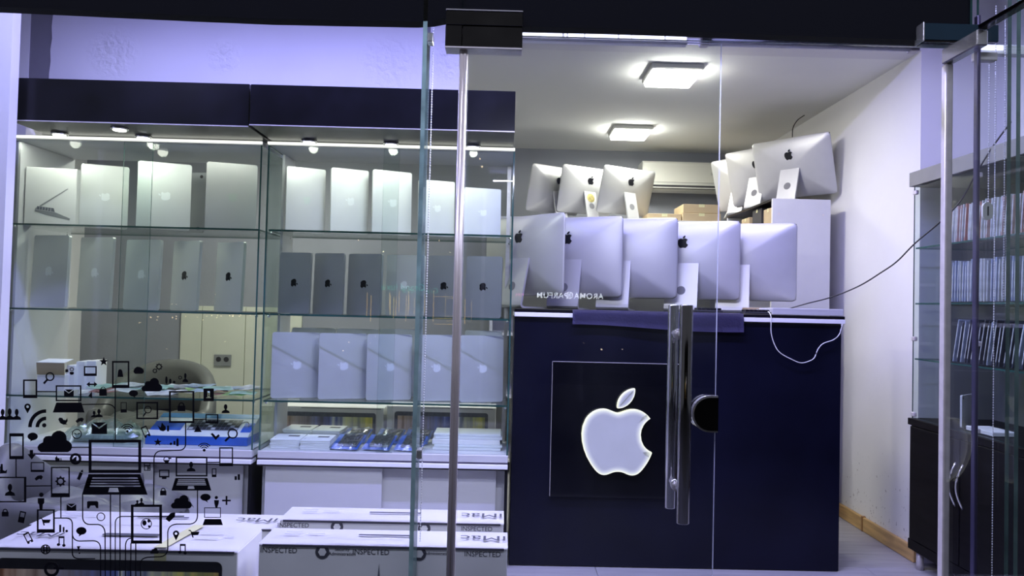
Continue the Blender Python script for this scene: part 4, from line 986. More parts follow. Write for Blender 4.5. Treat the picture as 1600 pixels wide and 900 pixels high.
# ================================================================== CARTONS ON THE FLOOR
def computer_carton(label, group, px0, px1, py_front, Y, dep, picture=False, text_left=False, stamps=(), yaw=0.0, seed=0.0, spike=None, backside=0.0):
    a_, c_ = P(px0, py_front, Y), P(px1, py_front, Y)
    w = (c_.x - a_.x)/2; h = (a_.z + c_.z)/2
    r = empty('computer_carton', ((a_.x+c_.x)/2, Y, 0.0006), math.radians(yaw)); tag(r, label, 'carton', group)
    bd = boxo('box_body', M['carton'], r, -w, w, 0.004, dep, 0, h - 0.006, 0.002)
    # lid flap: a slightly bowed sheet whose front edge stands proud of a dark gap
    b = B(); gv = []
    for i in range(13):
        t = i/12; e = 0.004*math.sin(PI*t) + rnd.uniform(-0.0012, 0.0012)
        gv.append([b.bm.verts.new((-w - 0.001 + (2*w + 0.002)*t, -0.003 + dep*v + (0.002 if v == 0 else 0), h - 0.003 + e*(1-v) + 0.001)) for v in (0, 0.3, 0.7, 1.0)])
    for i in range(12):
        for j in range(3): b.bm.faces.new((gv[i][j], gv[i+1][j], gv[i+1][j+1], gv[i][j+1]))
    bmesh.ops.solidify(b.bm, geom=b.bm.faces[:], thickness=0.003)
    fl_ = b.obj('lid_flap', M['carton'], r)
    boxo('dark_gap', M['ink'], r, -w + 0.01, w - 0.01, 0.001, 0.006, h - 0.011, h - 0.005)
    # handle slot, tape and printed boxes on the lid
    hz = h + 0.0048
    b = B(); b.prism([(u, v, hz) for u, v in rrect(0.17, 0.022 if picture else 0.010, 0.010 if picture else 0.0048, 4, 0.0, dep*0.5)], (0, 0, 0.0008)); b.obj('handle_slot', M['ink'], r)
    if picture:
        b = B(); b.prism([(w*0.33, 0.0, hz), (w*0.43, 0.0, hz), (w*0.50, dep, hz), (w*0.40, dep, hz)], (0, 0, 0.0006)); b.obj('tape_strip', M['tape'], r)
        boxo('tape_tail', M['tape'], r, w*0.335, w*0.43, 0.0025, 0.0042, h - 0.09, h - 0.012)
    for (u0, u1, v) in (((0.55, 0.75, 0.40), (0.55, 0.75, 0.62), (0.78, 0.86, 0.5)) if picture else ((-0.85, -0.72, 0.45), (-0.85, -0.72, 0.6), (-0.66, -0.52, 0.5))):
        boxo('printed_line', M['ink_pale'], r, w*u0, w*u1, dep*v, dep*v + 0.006, hz, hz + 0.0004)
    xt = -w*0.74 if text_left else w*0.80
    text_obj('printed_name', 'iMac', 0.075, M['ink'], r, TM((xt, dep*0.45, hz + 0.0008), 0, 0, PI, 1.0, 0.8), 0.0002)
    for (t, txt, sz) in stamps:
        text_obj('printed_stamp', txt, sz, M['ink'], r, TM((-w + 2*w*t, 0.0032, h - 0.022), PI/2), 0.0002)
    if picture:
        b = B(); b.prism([(u, 0.0036, v) for u, v in rrect(2*w*0.90, 0.40, 0.018, 5, -w*0.02, h - 0.034 - 0.20)], (0, -0.0012, 0)); fr = b.obj('printed_bezel', M['logo_black'], r)
        B().box(-w*0.90, w*0.855, 0.0, 0.0018, h - 0.034 - 0.37, h - 0.034 - 0.030).obj('printed_picture', stripes_mat('printed_screen_picture', seed), fr)
    if spike:
        b = B(); xs = -w + 2*w*spike; b.prism([(xs - 0.006, 0.0036, h - 0.16), (xs + 0.012, 0.0036, h - 0.16), (xs + 0.003, 0.0036, h - 0.055)], (0, -0.001, 0)); b.obj('printed_side_view', M['key_grey'], r)
    if stamps:
        for t in (0.255, 0.645):
            b = B(); xs = -w + 2*w*t
            b.prism([(xs + 0.020*math.cos(2*PI*k/20), 0.0036, h - 0.024 + 0.020*math.sin(2*PI*k/20)) for k in range(20)], (0, -0.0008, 0)); sl = b.obj('printed_seal', M['ink'], r)
            b = B(); b.prism([(xs + 0.012*math.cos(2*PI*k/6), 0.0026, h - 0.024 + 0.012*math.sin(2*PI*k/6)) for k in range(6)], (0, -0.0006, 0)); b.obj('seal_shield', M['carton'], sl)
    return r
gbx = 'computer cartons on the floor inside the window'
st = ((0.08, 'INSPECTED', 0.021), (0.45, 'INSPECTED', 0.021), (0.90, 'INSPECTED', 0.021), (0.335, 'Security\nAdministration', 0.013), (0.72, 'Administration', 0.013))
computer_carton('white computer carton at the front, right, with inspection stamps', gbx, 404, 793, 852, 2.15, 0.15, False, False, st, spike=0.48)
computer_carton('white computer carton standing behind the front right carton', gbx, 437, 787, 814, 2.40, 0.15, False, False, ((0.06, 'INSPECTED', 0.02), (0.88, 'INSPECTED', 0.02)))
computer_carton('white computer carton at the front left with a screen picture', gbx, -22, 371, 857, 2.15, 0.22, True, True, (), seed=0.4)
computer_carton('white computer carton standing behind the front left carton', gbx, 46, 428, 822, 2.42, 0.16, False, False, ((0.06, 'INSPECTED', 0.02), (0.88, 'INSPECTED', 0.02)))
# two more behind the right case, seen through its glass
for px0, px1, lb, sd in ((428, 600, 'computer carton with screen picture behind the right case, left of its pair', 2.0), (605, 775, 'computer carton with screen picture behind the right case, right of its pair', 5.0)):
    a_, c_ = P(px0, 632, 3.92), P(px1, 632, 3.92)
    r = empty('computer_carton', ((a_.x+c_.x)/2, 3.92, 0.0006)); tag(r, lb, 'carton', 'computer cartons behind the right case')
    w = (c_.x-a_.x)/2; h = P((px0+px1)/2, 636, 3.92).z
    boxo('box_body', M['carton'], r, -w, w, 0, 0.18, 0, h, 0.002)
    boxo('lid_gap', M['ink'], r, -w*0.5, w*0.95, -0.0008, 0.002, h - 0.008, h - 0.005)
    b = B(); b.prism([(u, 0.0, v) for u, v in rrect(2*w*0.86, 0.34, 0.014, 4, 0, h - 0.028 - 0.17)], (0, -0.0012, 0)); fr = b.obj('printed_bezel', M['key_grey'], r)
    B().box(-w*0.80, w*0.80, -0.003, -0.0014, h - 0.34, h - 0.05).obj('printed_picture', stripes_mat('printed_screen_picture', sd), fr)

# ================================================================== ARMCHAIRS
def armchair(label, loc, rz, w=0.72, d=0.66, seat=0.40, back=0.80, bp_=0.7):
    r = empty('armchair', loc, rz); tag(r, label, 'armchair', 'grey armchairs')
    # curved back shell, facing local -Y ... back at +Y
    def wall(th, z0_, z1f, name):
        b = B(); rings = []
        N = 28
        for i in range(N+1):
            a = PI * (-0.08 + 1.16*i/N); c, s_ = math.cos(a), math.sin(a)
            zz = z1f(max(0, s_))
            ring = []
            for (rr, z) in ((1.0, z0_), (1.0, zz - 0.03), (0.97, zz), (1 - th*0.6, zz + 0.008), (1 - th, zz - 0.01), (1 - th*1.1, zz - 0.05), (1 - th*1.05, z0_)):
                ring.append(b.bm.verts.new((w/2*rr*c, d/2*rr*s_*1.05 + 0.02, z)))
            rings.append(ring)
        for p_, q_ in zip(rings, rings[1:]):
            for k in range(7): b.bm.faces.new((p_[k], p_[(k+1) % 7], q_[(k+1) % 7], q_[k]))
        b.bm.faces.new(rings[0]); b.bm.faces.new(rings[-1][::-1])
        return b.obj(name, M['leather'], r, True)
    wall(0.22, 0.10, lambda s_: seat + 0.04 + (back - seat - 0.04) * s_ ** bp_, 'backrest')
    # tufted seat cushion
    b = B(); n_ = 44; gv = []
    for j in range(n_+1):
        rw = []
        for i in range(n_+1):
            u, v = -1 + 2*i/n_, -1 + 2*j/n_
            tuft = 0.028 * abs(math.sin(2.5*PI*(u+v)/2)) ** 0.5 * abs(math.sin(2.5*PI*(u-v)/2)) ** 0.5
            e = (1 - abs(u) ** 6) * (1 - abs(v) ** 6)
            rw.append(b.bm.verts.new((w*0.40*u, d*0.42*v - 0.03, seat + (-0.09 + 0.09 * max(0, e) ** 0.4) + tuft)))
        gv.append(rw)
    for j in range(n_):
        for i in range(n_): b.bm.faces.new((gv[j][i], gv[j][i+1], gv[j+1][i+1], gv[j+1][i]))
    b.obj('tufted_cushion', M['leather'], r, True)
    boxo('seat_base', M['leather'], r, -w*0.40, w*0.40, -d*0.45, d*0.36, 0.09, seat - 0.085, 0.02, 3)
    for sx in (-1, 1):
        for sy in (-1, 1): B().tube([(sx*w*0.33, sy*d*0.33, 0.0), (sx*w*0.31, sy*d*0.31, 0.10)], [0.012, 0.018], 12).obj('leg', M['chrome'], r)
    return r
cc = P(75, 780, 2.78)
armchair('grey tufted armchair at far left between the cartons and the left case', (-1.595, 2.95, 0.0), math.radians(88), 0.58, 0.66, 0.36, 0.56, 6.0)
cc = P(232, 580, 4.7)
armchair('grey armchair standing behind the left display case', (cc.x, 4.75, 0.0), math.radians(0), 0.76, 0.70, 0.40, P(250, 563, 5.05).z)

# ================================================================== RIGHT HAND CABINET
KX, KY0, KY1 = 1.905, 2.16, 3.425
kc = empty('glass_cabinet', (KX, (KY0+KY1)/2, 0)); tag(kc, 'dark wood and glass cabinet along the right side behind the open door', 'cabinet')
yl = lambda Y: Y - (KY0+KY1)/2
KD = 0.38
ztop_ = PXP(1437, 268, KX).z; zhb = PXP(1437, 290, KX).z; zb0 = PXP(1437, 656, KX).z
ya, yb = yl(KY0), yl(KY1)
boxo('header_board', M['grey_board'], kc, -0.022, KD, ya, yb, zhb, ztop_, 0.001)
boxo('base_top', M['dark_wood'], kc, -0.018, KD, ya, yb, zb0 - 0.03, zb0, 0.001)
boxo('base_body', M['dark_wood'], kc, 0.0, KD, ya, yb, 0.13, zb0 - 0.03, 0.001)
boxo('plinth', M['dark_wood'], kc, -0.012, KD, ya, yb, 0.085, 0.13, 0.001)
for Y in (3.38, 2.9, 2.4):
    for X in (0.02, KD - 0.05): B().tube([(X, yl(Y), 0.0), (X, yl(Y), 0.086)], 0.016, 14).obj('leg', M['steel'], kc)
for k, (y0_, y1_) in enumerate(((3.41, 3.04), (3.035, 2.64), (2.635, 2.40))):
    dr = boxo('cabinet_door', M['dark_wood'], kc, -0.016, -0.0005, yl(y1_) + 0.002, yl(y0_) - 0.002, 0.135, zb0 - 0.035, 0.0015)
    yh = yl(3.04 + 0.022 if k == 0 else (3.035 - 0.022 if k == 1 else 2.44))
    zz0, zz1 = 0.37, 0.55
    B().tube([(-0.016 - 0.030*math.sin(PI*t/12), yh, zz0 + (zz1-zz0)*t/12) for t in range(13)], 0.0045, 8).obj('handle', M['chrome'], dr)
KS = [PXP(1520, py, KX + 0.03).z for py in (376, 473, 570)]
boxo('back_board', M['grey_board'], kc, KD - 0.008, KD, ya, yb, zb0, zhb)
boxo('end_board', M['grey_board'], kc, 0.16, KD - 0.008, yb - 0.012, yb, zb0, zhb)
pane('end_glass', kc, 0.0, 0.16, yb - 0.012, yb - 0.006, zb0, zhb, 'case_glass')
for (y0_, y1_) in ((3.41, 2.96), (2.955, 2.50), (2.495, 2.17)):
    dg_ = pane('glass_door', kc, -0.008, -0.003, yl(y1_) + 0.002, yl(y0_) - 0.002, zb0 + 0.003, zhb - 0.003, 'case_glass')
    for z in (PXP(1452, 531, KX).z, zhb - 0.03, zb0 + 0.02): B().box(-0.016, 0.0, yl(y0_) - 0.03, yl(y0_) - 0.002, z - 0.010, z + 0.010, 0.003).obj('hinge', M['steel'], dg_)
for z in KS:
    pane('glass_shelf', kc, 0.004, KD - 0.01, ya + 0.01, yb - 0.014, z - 0.007, z, 'case_glass')
for Y in (2.74, 2.56):
    B().tube([(0.10, yl(Y), zhb - 0.006), (0.10, yl(Y), zhb)], 0.024, 16).obj('spot_light', M['spot'], kc)
# slim packs leaning in rows
PKC = (('white', (0.62, 0.62, 0.64)), ('rose', (0.55, 0.36, 0.34)), ('pale_blue', (0.34, 0.38, 0.52)), ('silver', (0.45, 0.46, 0.48)), ('dark', (0.06, 0.06, 0.09)), ('red', (0.42, 0.14, 0.12)))
pk = [mat('%s_pack_print' % nm, c, 0.3, var=0.3, scale=30) for nm, c in PKC]
def pack_row(zs_, y_from, y_to, n_, hgt, dep, lean, pal, label, group):
    for k in range(n_):
        Y = y_from + (y_to - y_from) * k/(n_-1)
        r = empty('slim_pack', (KX + 0.03 + rnd.uniform(0, 0.006), Y, zs_ + 0.0008)); ci = rnd.choice(pal); tag(r, label.replace('slim', 'slim ' + PKC[ci][0].replace('_', ' ')), 'pack', group)
        h = hgt * rnd.uniform(0.95, 1.03); ln = math.radians(lean + rnd.uniform(-1.2, 1.2))
        r.rotation_euler = (ln, 0, 0)
        m_ = pk[ci]
        boxo('pack_body', m_, r, 0, dep, -0.0035, 0.0035, 0.004, h, 0.001)
        boxo('spine_label', pk[0], r, -0.0008, 0.0, -0.0022, 0.0022, h*0.12, h*0.9)
h1_ = PXP(1530, 314, KX + 0.03).z - KS[0]
pack_row(KS[0], 3.22, 2.70, 30, h1_, 0.12, 4, (0, 0, 1, 1, 3, 5), 'slim printed pack leaning on the top shelf of the right hand cabinet', 'packs on the top shelf of the right hand cabinet')
h2_ = PXP(1530, 405, KX + 0.03).z - KS[1]
pack_row(KS[1], 3.21, 2.70, 30, h2_, 0.11, 1.5, (0, 2, 2, 3), 'slim pack standing on the middle shelf of the right hand cabinet', 'packs on the middle shelf of the right hand cabinet')
h3_ = PXP(1530, 500, KX + 0.03).z - KS[2]
pack_row(KS[2], 3.17, 2.70, 20, h3_, 0.12, 12, (4, 4, 4, 2), 'slim pack leaning on the lowest glass shelf of the right hand cabinet', 'packs on the lowest glass shelf of the right hand cabinet')
# white tablet stand card and flat box at the bottom
tb = empty('tablet_display', PXP(1512, 664, KX + 0.10)); tb.location.z = zb0 + 0.001; tb.rotation_euler = (0, 0, math.radians(38)); tag(tb, 'white upright tablet shaped card at the bottom of the right hand cabinet', 'display card')
tw = 0.062; th_ = PXP(1512, 617, KX + 0.10).z - zb0
b = B(); b.prism([(u, 0.0, v) for u, v in rrect(tw*2, th_, 0.006, 4, 0, th_/2)], (0, 0.008, 0)); to = b.obj('card_body', M['white_board'], tb)
B().tube([(-tw + 0.012, -0.0008, th_ - 0.012), (-tw + 0.012, 0.0, th_ - 0.012)], 0.004, 10).obj('camera_dot', M['rubber'], to)
bx_ = empty('flat_carton', PXP(1532, 672, KX + 0.05)); bx_.location.z = zb0 + 0.001; tag(bx_, 'flat white carton lying at the bottom of the right hand cabinet', 'carton')
boxo('box_body', M['carton'], bx_, -0.01, 0.09, -0.09, 0.08, 0, 0.018, 0.002); boxo('lid_seam', M['ink_pale'], bx_, -0.0104, -0.01, -0.09, 0.08, 0.011, 0.012)

# ================================================================== BLACK VINYL STICKERS ON THE LEFT WINDOW
DY = GL - 0.0012
sticker = empty('window_sticker', (0, 0, 0)); tag(sticker, 'black vinyl sticker of linked gadget icons on the left window', 'sticker')
class D:
    def __init__(s): s.b = B()
    def pt(s, x, y): return P(x, y, DY)
    def fill(s, pts):
        if len(pts) < 3: return s
        q = [s.pt(*p) for p in pts]
        s.b.prism(q, (0, 0.0006, 0)); return s
    def rect(s, x0, y0, x1, y1): return s.fill([(x0,y0),(x1,y0),(x1,y1),(x0,y1)])
    def disc(s, cx, cy, rx, ry=None, n=18):
        ry = ry or rx
        return s.fill([(cx + rx*math.cos(2*PI*k/n), cy + ry*math.sin(2*PI*k/n)) for k in range(n)])
    def arc(s, cx, cy, r0, r1, a0, a1, n=16):
        A = [math.radians(a0 + (a1-a0)*k/n) for k in range(n+1)]
        for i in range(n):
            p, q = A[i], A[i+1]
            s.fill([(cx+r0*math.cos(p), cy-r0*math.sin(p)), (cx+r1*math.cos(p), cy-r1*math.sin(p)), (cx+r1*math.cos(q), cy-r1*math.sin(q)), (cx+r0*math.cos(q), cy-r0*math.sin(q))])
        return s
    def ring(s, cx, cy, r0, r1): return s.arc(cx, cy, r0, r1, 0, 360, 24)
    def line(s, pts, w=1.7):
        for (x0, y0), (x1, y1) in zip(pts, pts[1:]):
            dx, dy = x1-x0, y1-y0; L_ = math.hypot(dx, dy) or 1; nx, ny = -dy/L_*w/2, dx/L_*w/2; ex, ey = dx/L_*w*0.35, dy/L_*w*0.35
            s.fill([(x0+nx-ex, y0+ny-ey), (x1+nx+ex, y1+ny+ey), (x1-nx+ex, y1-ny+ey), (x0-nx-ex, y0-ny-ey)])
        return s
    def frame(s, x0, y0, x1, y1, t=2, tb=None, tt=None):
        tb = tb or t; tt = tt or t
        s.rect(x0, y0, x1, y0+tt); s.rect(x0, y1-tb, x1, y1); s.rect(x0, y0+tt, x0+t, y1-tb); s.rect(x1-t, y0+tt, x1, y1-tb); return s
    def done(s, name): return s.b.obj(name, M['vinyl'], sticker)
def cloud(x0, y0, x1, y1):
    w, h = x1-x0, y1-y0
    return [(x0 + w*u, y0 + h*v) for u, v in ((0.10,1),(0.02,0.90),(0,0.76),(0.05,0.63),(0.16,0.54),(0.17,0.38),(0.23,0.27),(0.33,0.24),(0.40,0.25),(0.46,0.10),(0.56,0.01),(0.66,0.0),(0.76,0.07),(0.83,0.22),(0.84,0.44),(0.93,0.52),(0.99,0.64),(1,0.78),(0.96,0.92),(0.88,1))]
def star(cx, cy, r):
    return [(cx + (r if k % 2 == 0 else r*0.42)*math.sin(PI*k/5), cy - (r if k % 2 == 0 else r*0.42)*math.cos(PI*k/5)) for k in range(10)]
def rot(pts, cx, cy, deg):
    a = math.radians(deg); c, s_ = math.cos(a), math.sin(a)
    return [(cx + (x-cx)*c - (y-cy)*s_, cy + (x-cx)*s_ + (y-cy)*c) for x, y in pts]
def curve(p0, p1, p2, n=6):
    return [((1-t)**2*p0[0] + 2*t*(1-t)*p1[0] + t*t*p2[0], (1-t)**2*p0[1] + 2*t*(1-t)*p1[1] + t*t*p2[1]) for t in [k/n for k in range(n+1)]]
def magnifier(cx, cy, r, hx, hy, name='magnifier_icon', w=1.8):
    d = D().ring(cx, cy, r-w, r); L_ = math.hypot(hx-cx, hy-cy)
    d.line([(cx + (hx-cx)*r/L_, cy + (hy-cy)*r/L_), (hx, hy)], w*1.6); d.done(name)
def bust(d, cx, y0, y1, hw):
    h = y1-y0; d.disc(cx, y0 + h*0.30, hw*0.42, h*0.30); d.rect(cx - hw*0.2, y0 + h*0.5, cx + hw*0.2, y0 + h*0.75)
    d.fill([(cx-hw, y1), (cx-hw*0.85, y1-h*0.22), (cx-hw*0.25, y1-h*0.36), (cx+hw*0.25, y1-h*0.36), (cx+hw*0.85, y1-h*0.22), (cx+hw, y1)]); return d
def bars(x, y, hs, w, gap, name):
    d = D()
    for k, h in enumerate(hs): d.rect(x + k*(w+gap), y-h, x + k*(w+gap) + w, y)
    d.done(name)
def envelope(x0, y0, x1, y1):
    w, h = x1-x0, y1-y0
    d = D(); d.fill([(x0, y0+h*0.10), (x0+w*0.5, y0+h*0.55), (x1, y0+h*0.10), (x1, y1), (x0, y1)])
    d.fill([(x0+w*0.08, y0), (x1-w*0.08, y0), (x0+w*0.5, y0+h*0.42)]); d.done('envelope_icon')
def padlock(cx, y0, y1, hw):
    h = y1-y0; d = D().rect(cx-hw, y0+h*0.48, cx+hw, y1); d.arc(cx, y0+h*0.42, hw*0.45, hw*0.75, 0, 180, 10); d.rect(cx-hw*0.75, y0+h*0.40, cx-hw*0.45, y0+h*0.5); d.rect(cx+hw*0.45, y0+h*0.40, cx+hw*0.75, y0+h*0.5); d.done('padlock_icon')
def speech(cx, cy, rx, ry, tip):
    d = D().disc(cx, cy, rx, ry); d.fill([(cx - rx*0.35, cy + ry*0.7), (cx + rx*0.25, cy + ry*0.8), tip]); d.done('speech_bubble_icon')
def pin(cx, y0, y1, r):
    d = D().ring(cx, y0+r, r*0.42, r); d.fill([(cx-r*0.93, y0+r*1.35), (cx-r*0.3, y0+r*1.4), (cx+r*0.3, y0+r*1.4), (cx+r*0.93, y0+r*1.35), (cx, y1)]); d.done('map_pin_icon')
def gear(d, cx, cy, r, n=8):
    d.ring(cx, cy, r*0.48, r*0.78)
    for k in range(n):
        a = 2*PI*k/n; d.fill(rot([(cx + r*0.7, cy - r*0.16), (cx + r, cy - r*0.12), (cx + r, cy + r*0.12), (cx + r*0.7, cy + r*0.16)], cx, cy, math.degrees(a)))
    return d
def tilted_phone(x0, y0, x1, y1, deg, cx, cy):
    d = D(); fr = lambda a, b, c, e: d.fill(rot([(a, b), (c, b), (c, e), (a, e)], cx, cy, deg))
    fr(x0, y0, x1, y0+2.2); fr(x0, y1-4, x1, y1-2.2); fr(x0, y1-2.2, x0+(x1-x0)*0.35, y1); fr(x0+(x1-x0)*0.65, y1-2.2, x1, y1); fr(x0, y0, x0+1.4, y1); fr(x1-1.4, y0, x1, y1); d.done('phone_icon')
def wifi(cx, cy, rs, dot, w=1.5, a0=35, a1=145):
    d = D().disc(cx, cy, dot)
    for r in rs: d.arc(cx, cy, r-w/2, r+w/2, a0, a1, 10)
    d.done('wireless_icon')
def note(x, y):
    d = D().frame(x-4, y-8, x+5, y+5, 1.5, 0.1, 3); d.disc(x-4.2, y+5, 2.6, 2.2); d.disc(x+4.2, y+6.2, 2.6, 2.2); d.done('music_note_icon')
def cart(x, y, s_=1.0):
    D().fill([(x-9*s_, y-6*s_), (x-6*s_, y-6*s_), (x-4*s_, y-3*s_), (x+8*s_, y-3*s_), (x+6*s_, y+2*s_), (x-2*s_, y+2.4*s_), (x-1*s_, y+6*s_), (x-3*s_, y+6*s_), (x-6*s_, y-4*s_), (x-9*s_, y-4.6*s_)]).done('cart_icon')
# tablets, phones, screens
D().frame(36, 593, 58, 622, 2.4, 5, 2.4).done('tablet_icon')
D().frame(175, 564, 202, 606.5, 2.4, 5, 2.8).done('phone_icon')
D().fill([(183.5, 589), (184.5, 580), (186, 577), (189.5, 577), (191, 580), (192.5, 589)]).done('bag_icon')
d = D().frame(131, 572, 151, 587.5, 2, 4, 2); d.done('screen_icon')
d = D().frame(87, 602, 127, 627, 2.2); d.fill([(88, 629), (127, 629), (132, 644.5), (82.5, 644.5)]); d.done('laptop_icon'); envelope(100, 608.5, 115, 620)
d = D().frame(213, 628, 247, 655, 2.4); d.done('tablet_icon'); magnifier(231, 640, 5.8, 224, 650, w=1.3)
D().frame(264, 611, 303.5, 661, 2.8, 3.2, 2.4).done('tablet_icon'); padlock(283.5, 626, 642.5, 6)
d = D(); d.frame(318, 607, 334, 627, 4, 5, 4); d.rect(322, 611, 324, 621); d.rect(328, 611, 330, 621); bust(d, 326, 614, 619, 1.2); d.done('contact_card_icon')
D().frame(321, 647, 341, 661.5, 1.8, 3.2).done('screen_icon')
D().frame(14.5, 677, 37, 717.5, 2.2, 5, 5).done('phone_icon')
D().frame(48, 722, 69, 737.5, 1.5, 3.4).done('screen_icon')
D().frame(138.5, 687, 220.5, 739, 4.4, 5, 4.4).done('laptop_screen_icon')
d = D(); y_ = 741
d.fill([(138, 741), (219, 741), (220.5, 746), (137, 746)])
lft = lambda y: 138 - 10*(y-741)/32; rgt = lambda y: 219 + 11.5*(y-741)/32
for (ya_, yb_) in ((748, 750.5), (752.3, 754.6), (756.4, 758.6)): d.rect(lft(ya_) , ya_, rgt(ya_), yb_)
for (ya_, yb_) in ((746, 762),): 
    d.fill([(lft(ya_), ya_), (lft(ya_) + 8, ya_), (lft(yb_) + 8, yb_), (lft(yb_), yb_)]); d.fill([(rgt(ya_) - 6, ya_), (rgt(ya_), ya_), (rgt(yb_), yb_), (rgt(yb_) - 6, yb_)])
d.fill([(lft(760.5), 760.5), (rgt(760.5), 760.5), (rgt(762.3), 762.3), (lft(762.3), 762.3)])
d.fill([(lft(762.3), 762.3), (171, 762.3), (169, 769), (lft(769), 769)]); d.fill([(184, 762.3), (rgt(762.3), 762.3), (rgt(769), 769), (186, 769)])
d.fill([(lft(769), 769), (rgt(769), 769), (rgt(773), 773), (lft(773), 773)]); d.done('laptop_keyboard_icon')
D().frame(79.5, 729.5, 109, 777, 2, 6.4, 2).done('phone_icon'); gear(D(), 94.5, 752, 8.2).done('gear_icon')
d = D().frame(-6, 745, 41, 785, 3.6, 2, 2); bust(d, 15.5, 756, 774.5, 8); d.done('tablet_icon')
D().frame(342.5, 699, 364, 728.5, 1.8, 5, 1.8).done('phone_icon')
d = D().frame(274.5, 714, 324, 744.5, 2.2); bust(d, 298.5, 721.5, 736.5, 7); d.done('laptop_screen_icon')
d = D(); l2 = lambda y: 274 - 6*(y-747)/19.5; r2 = lambda y: 324 + 6*(y-747)/19.5
for (ya_, yb_) in ((747, 749), (750.4, 751.6), (753, 754.2), (755.8, 756.8), (758.2, 759.6)): d.fill([(l2(ya_), ya_), (r2(ya_), ya_), (r2(yb_), yb_), (l2(yb_), yb_)])
d.fill([(l2(747), 747), (l2(747)+5, 747), (l2(759)+5, 759), (l2(759), 759)]); d.fill([(r2(747)-5, 747), (r2(747), 747), (r2(759), 759), (r2(759)-5, 759)])
d.fill([(l2(759.6), 759.6), (294, 759.6), (293, 764), (l2(764), 764)]); d.fill([(303, 759.6), (r2(759.6), 759.6), (r2(764), 764), (304, 764)]); d.fill([(l2(764), 764), (r2(764), 764), (r2(766.5), 766.5), (l2(766.5), 766.5)]); d.done('laptop_keyboard_icon')
d = D().frame(248.5, 734, 264.5, 746, 1.6, 2.4); d.rect(253, 746, 260, 748.5); d.done('screen_icon')
D().frame(331, 732, 338, 745.5, 1.2, 4).done('phone_icon')
D().frame(188.5, 628.5, 198, 644.5, 1.1, 5).done('phone_icon')
d = D().frame(57.5, 796, 85.5, 832.5, 2.6, 5.6, 2); d.done('tablet_icon'); cart(71, 815, 1.0)
D().frame(204.5, 788.5, 253, 849.5, 4, 5, 3.6).done('tablet_icon')
d = D().ring(228.5, 818.5, 7.4, 8.6); d.disc(225.5, 817, 3.4, 4.4, 9); d.disc(232.5, 814, 2.4, 3, 7); d.disc(233, 822.5, 2, 2, 6); d.done('globe_icon')
d = D().frame(319, 793, 345, 809, 1.1); d.fill([(320, 811), (345, 811), (348, 820.5), (316.5, 820.5)]); d.done('laptop_icon')
tilted_phone(222.5, 665.5, 232, 683, -24, 228, 674); tilted_phone(39, 832, 48.5, 849, -27, 44, 840); 
d = D(); d.fill(rot([(29.5, 799), (39, 799), (39, 801), (29.5, 801)], 34.5, 808, 12)); d.fill(rot([(29.5, 799), (31, 799), (31, 816), (29.5, 816)], 34.5, 808, 12)); d.fill(rot([(37.5, 799), (39, 799), (39, 816), (37.5, 816)], 34.5, 808, 12)); d.fill(rot([(29.5, 808), (39, 808), (39, 817), (29.5, 817)], 34.5, 808, 12)); d.done('phone_icon')
d = D().frame(225, 723, 235, 735.5, 1.2); d.rect(225, 727, 235, 728.5); d.rect(230.5, 728, 232, 735); d.rect(230, 731, 235, 732.4); d.done('grid_icon')
# clouds, stars, envelopes ...
for q in ((221, 590.5, 253.5, 611.5), (58.5, 673, 112.5, 706.5), (267, 773.5, 299.5, 794.5), (234.5, 856, 248, 865)): D().fill(cloud(*q)).done('cloud_icon')
d = D(); d.fill([(208.5, 581), (210, 576), (214, 573), (219, 573.5), (224, 577), (225, 581), (222.5, 584), (211, 584)]); d.done('camera_icon')
for q in ((162, 565, 7.4), (246.5, 691, 6.4)): D().fill(star(*q)).done('star_icon')
envelope(143, 660, 167, 678); envelope(104, 787, 119, 798)
padlock(255, 760, 774, 4.8); padlock(8, 793, 807, 5.2)
d = D(); d.fill([(155, 618.5), (155.5, 608.5), (166.5, 608.5), (167, 618.5)]); d.arc(161, 608.5, 3, 4.2, 0, 180, 8); d.done('bag_icon')
magnifier(78, 588.5, 7, 69, 598.5, w=2.0); magnifier(363.5, 677.5, 8, 352.5, 688.5, w=2.0)
d = D().rect(102, 577, 106.5, 581.5); d.rect(109, 581, 115, 583); d.ring(112, 577, 2.2, 3.2); d.disc(112, 583.5, 3.2, 2.2); d.done('switch_icon')
d = D(); d.fill([(135, 600.5), (140, 596.5), (140, 599.4), (147, 599.4), (147, 596.5), (152, 600.5), (147, 604.5), (147, 602), (140, 602), (140, 604.5)]); d.done('arrow_icon')
D().fill([(143.5, 611.5), (138, 619), (144, 622.5)]).done('pointer_icon')
pin(43, 630.5, 646, 5); pin(275, 829, 844.5, 4.8)
d = D()
for cx, t in ((4, 639), (15, 638), (26, 639)): bust(d, cx, t, 656, 7)
d.done('people_icon')
d = D(); bust(d, 147, 642, 652, 5); bust(d, 154.5, 639, 652, 6); d.done('people_icon')
d = D(); gear(d, 248.5, 573, 5.6); gear(d, 242, 579.5, 4); d.done('gear_icon')
d = D().disc(260, 594, 1.8, 6); d.disc(266, 595.5, 1.8, 4); d.disc(272, 597, 2, 2); d.done('signal_icon')
D().ring(281.5, 590, 1.6, 2.9).done('ring_icon'); bust(D(), 289.5, 583, 597, 4.5).done('person_icon')
speech(208.5, 614.5, 7.2, 5, (212, 622)); speech(51, 682, 8, 6, (47, 690)); speech(127, 829.5, 8, 6, (123, 838.5)); speech(321, 777, 8, 5.5, (325, 785.5))
bust(D(), 352.5, 631.5, 645.5, 6.5).done('person_icon')
d = D().arc(72, 667.5, 11, 16.5, 90, 180, 12); d.arc(72, 667.5, 22.5, 28, 90, 180, 14); d.disc(69, 664.5, 3.3); d.done('wireless_icon')
wifi(199, 674, (5, 8, 11), 1.8); wifi(319, 703.5, (5, 8, 11), 2.2)
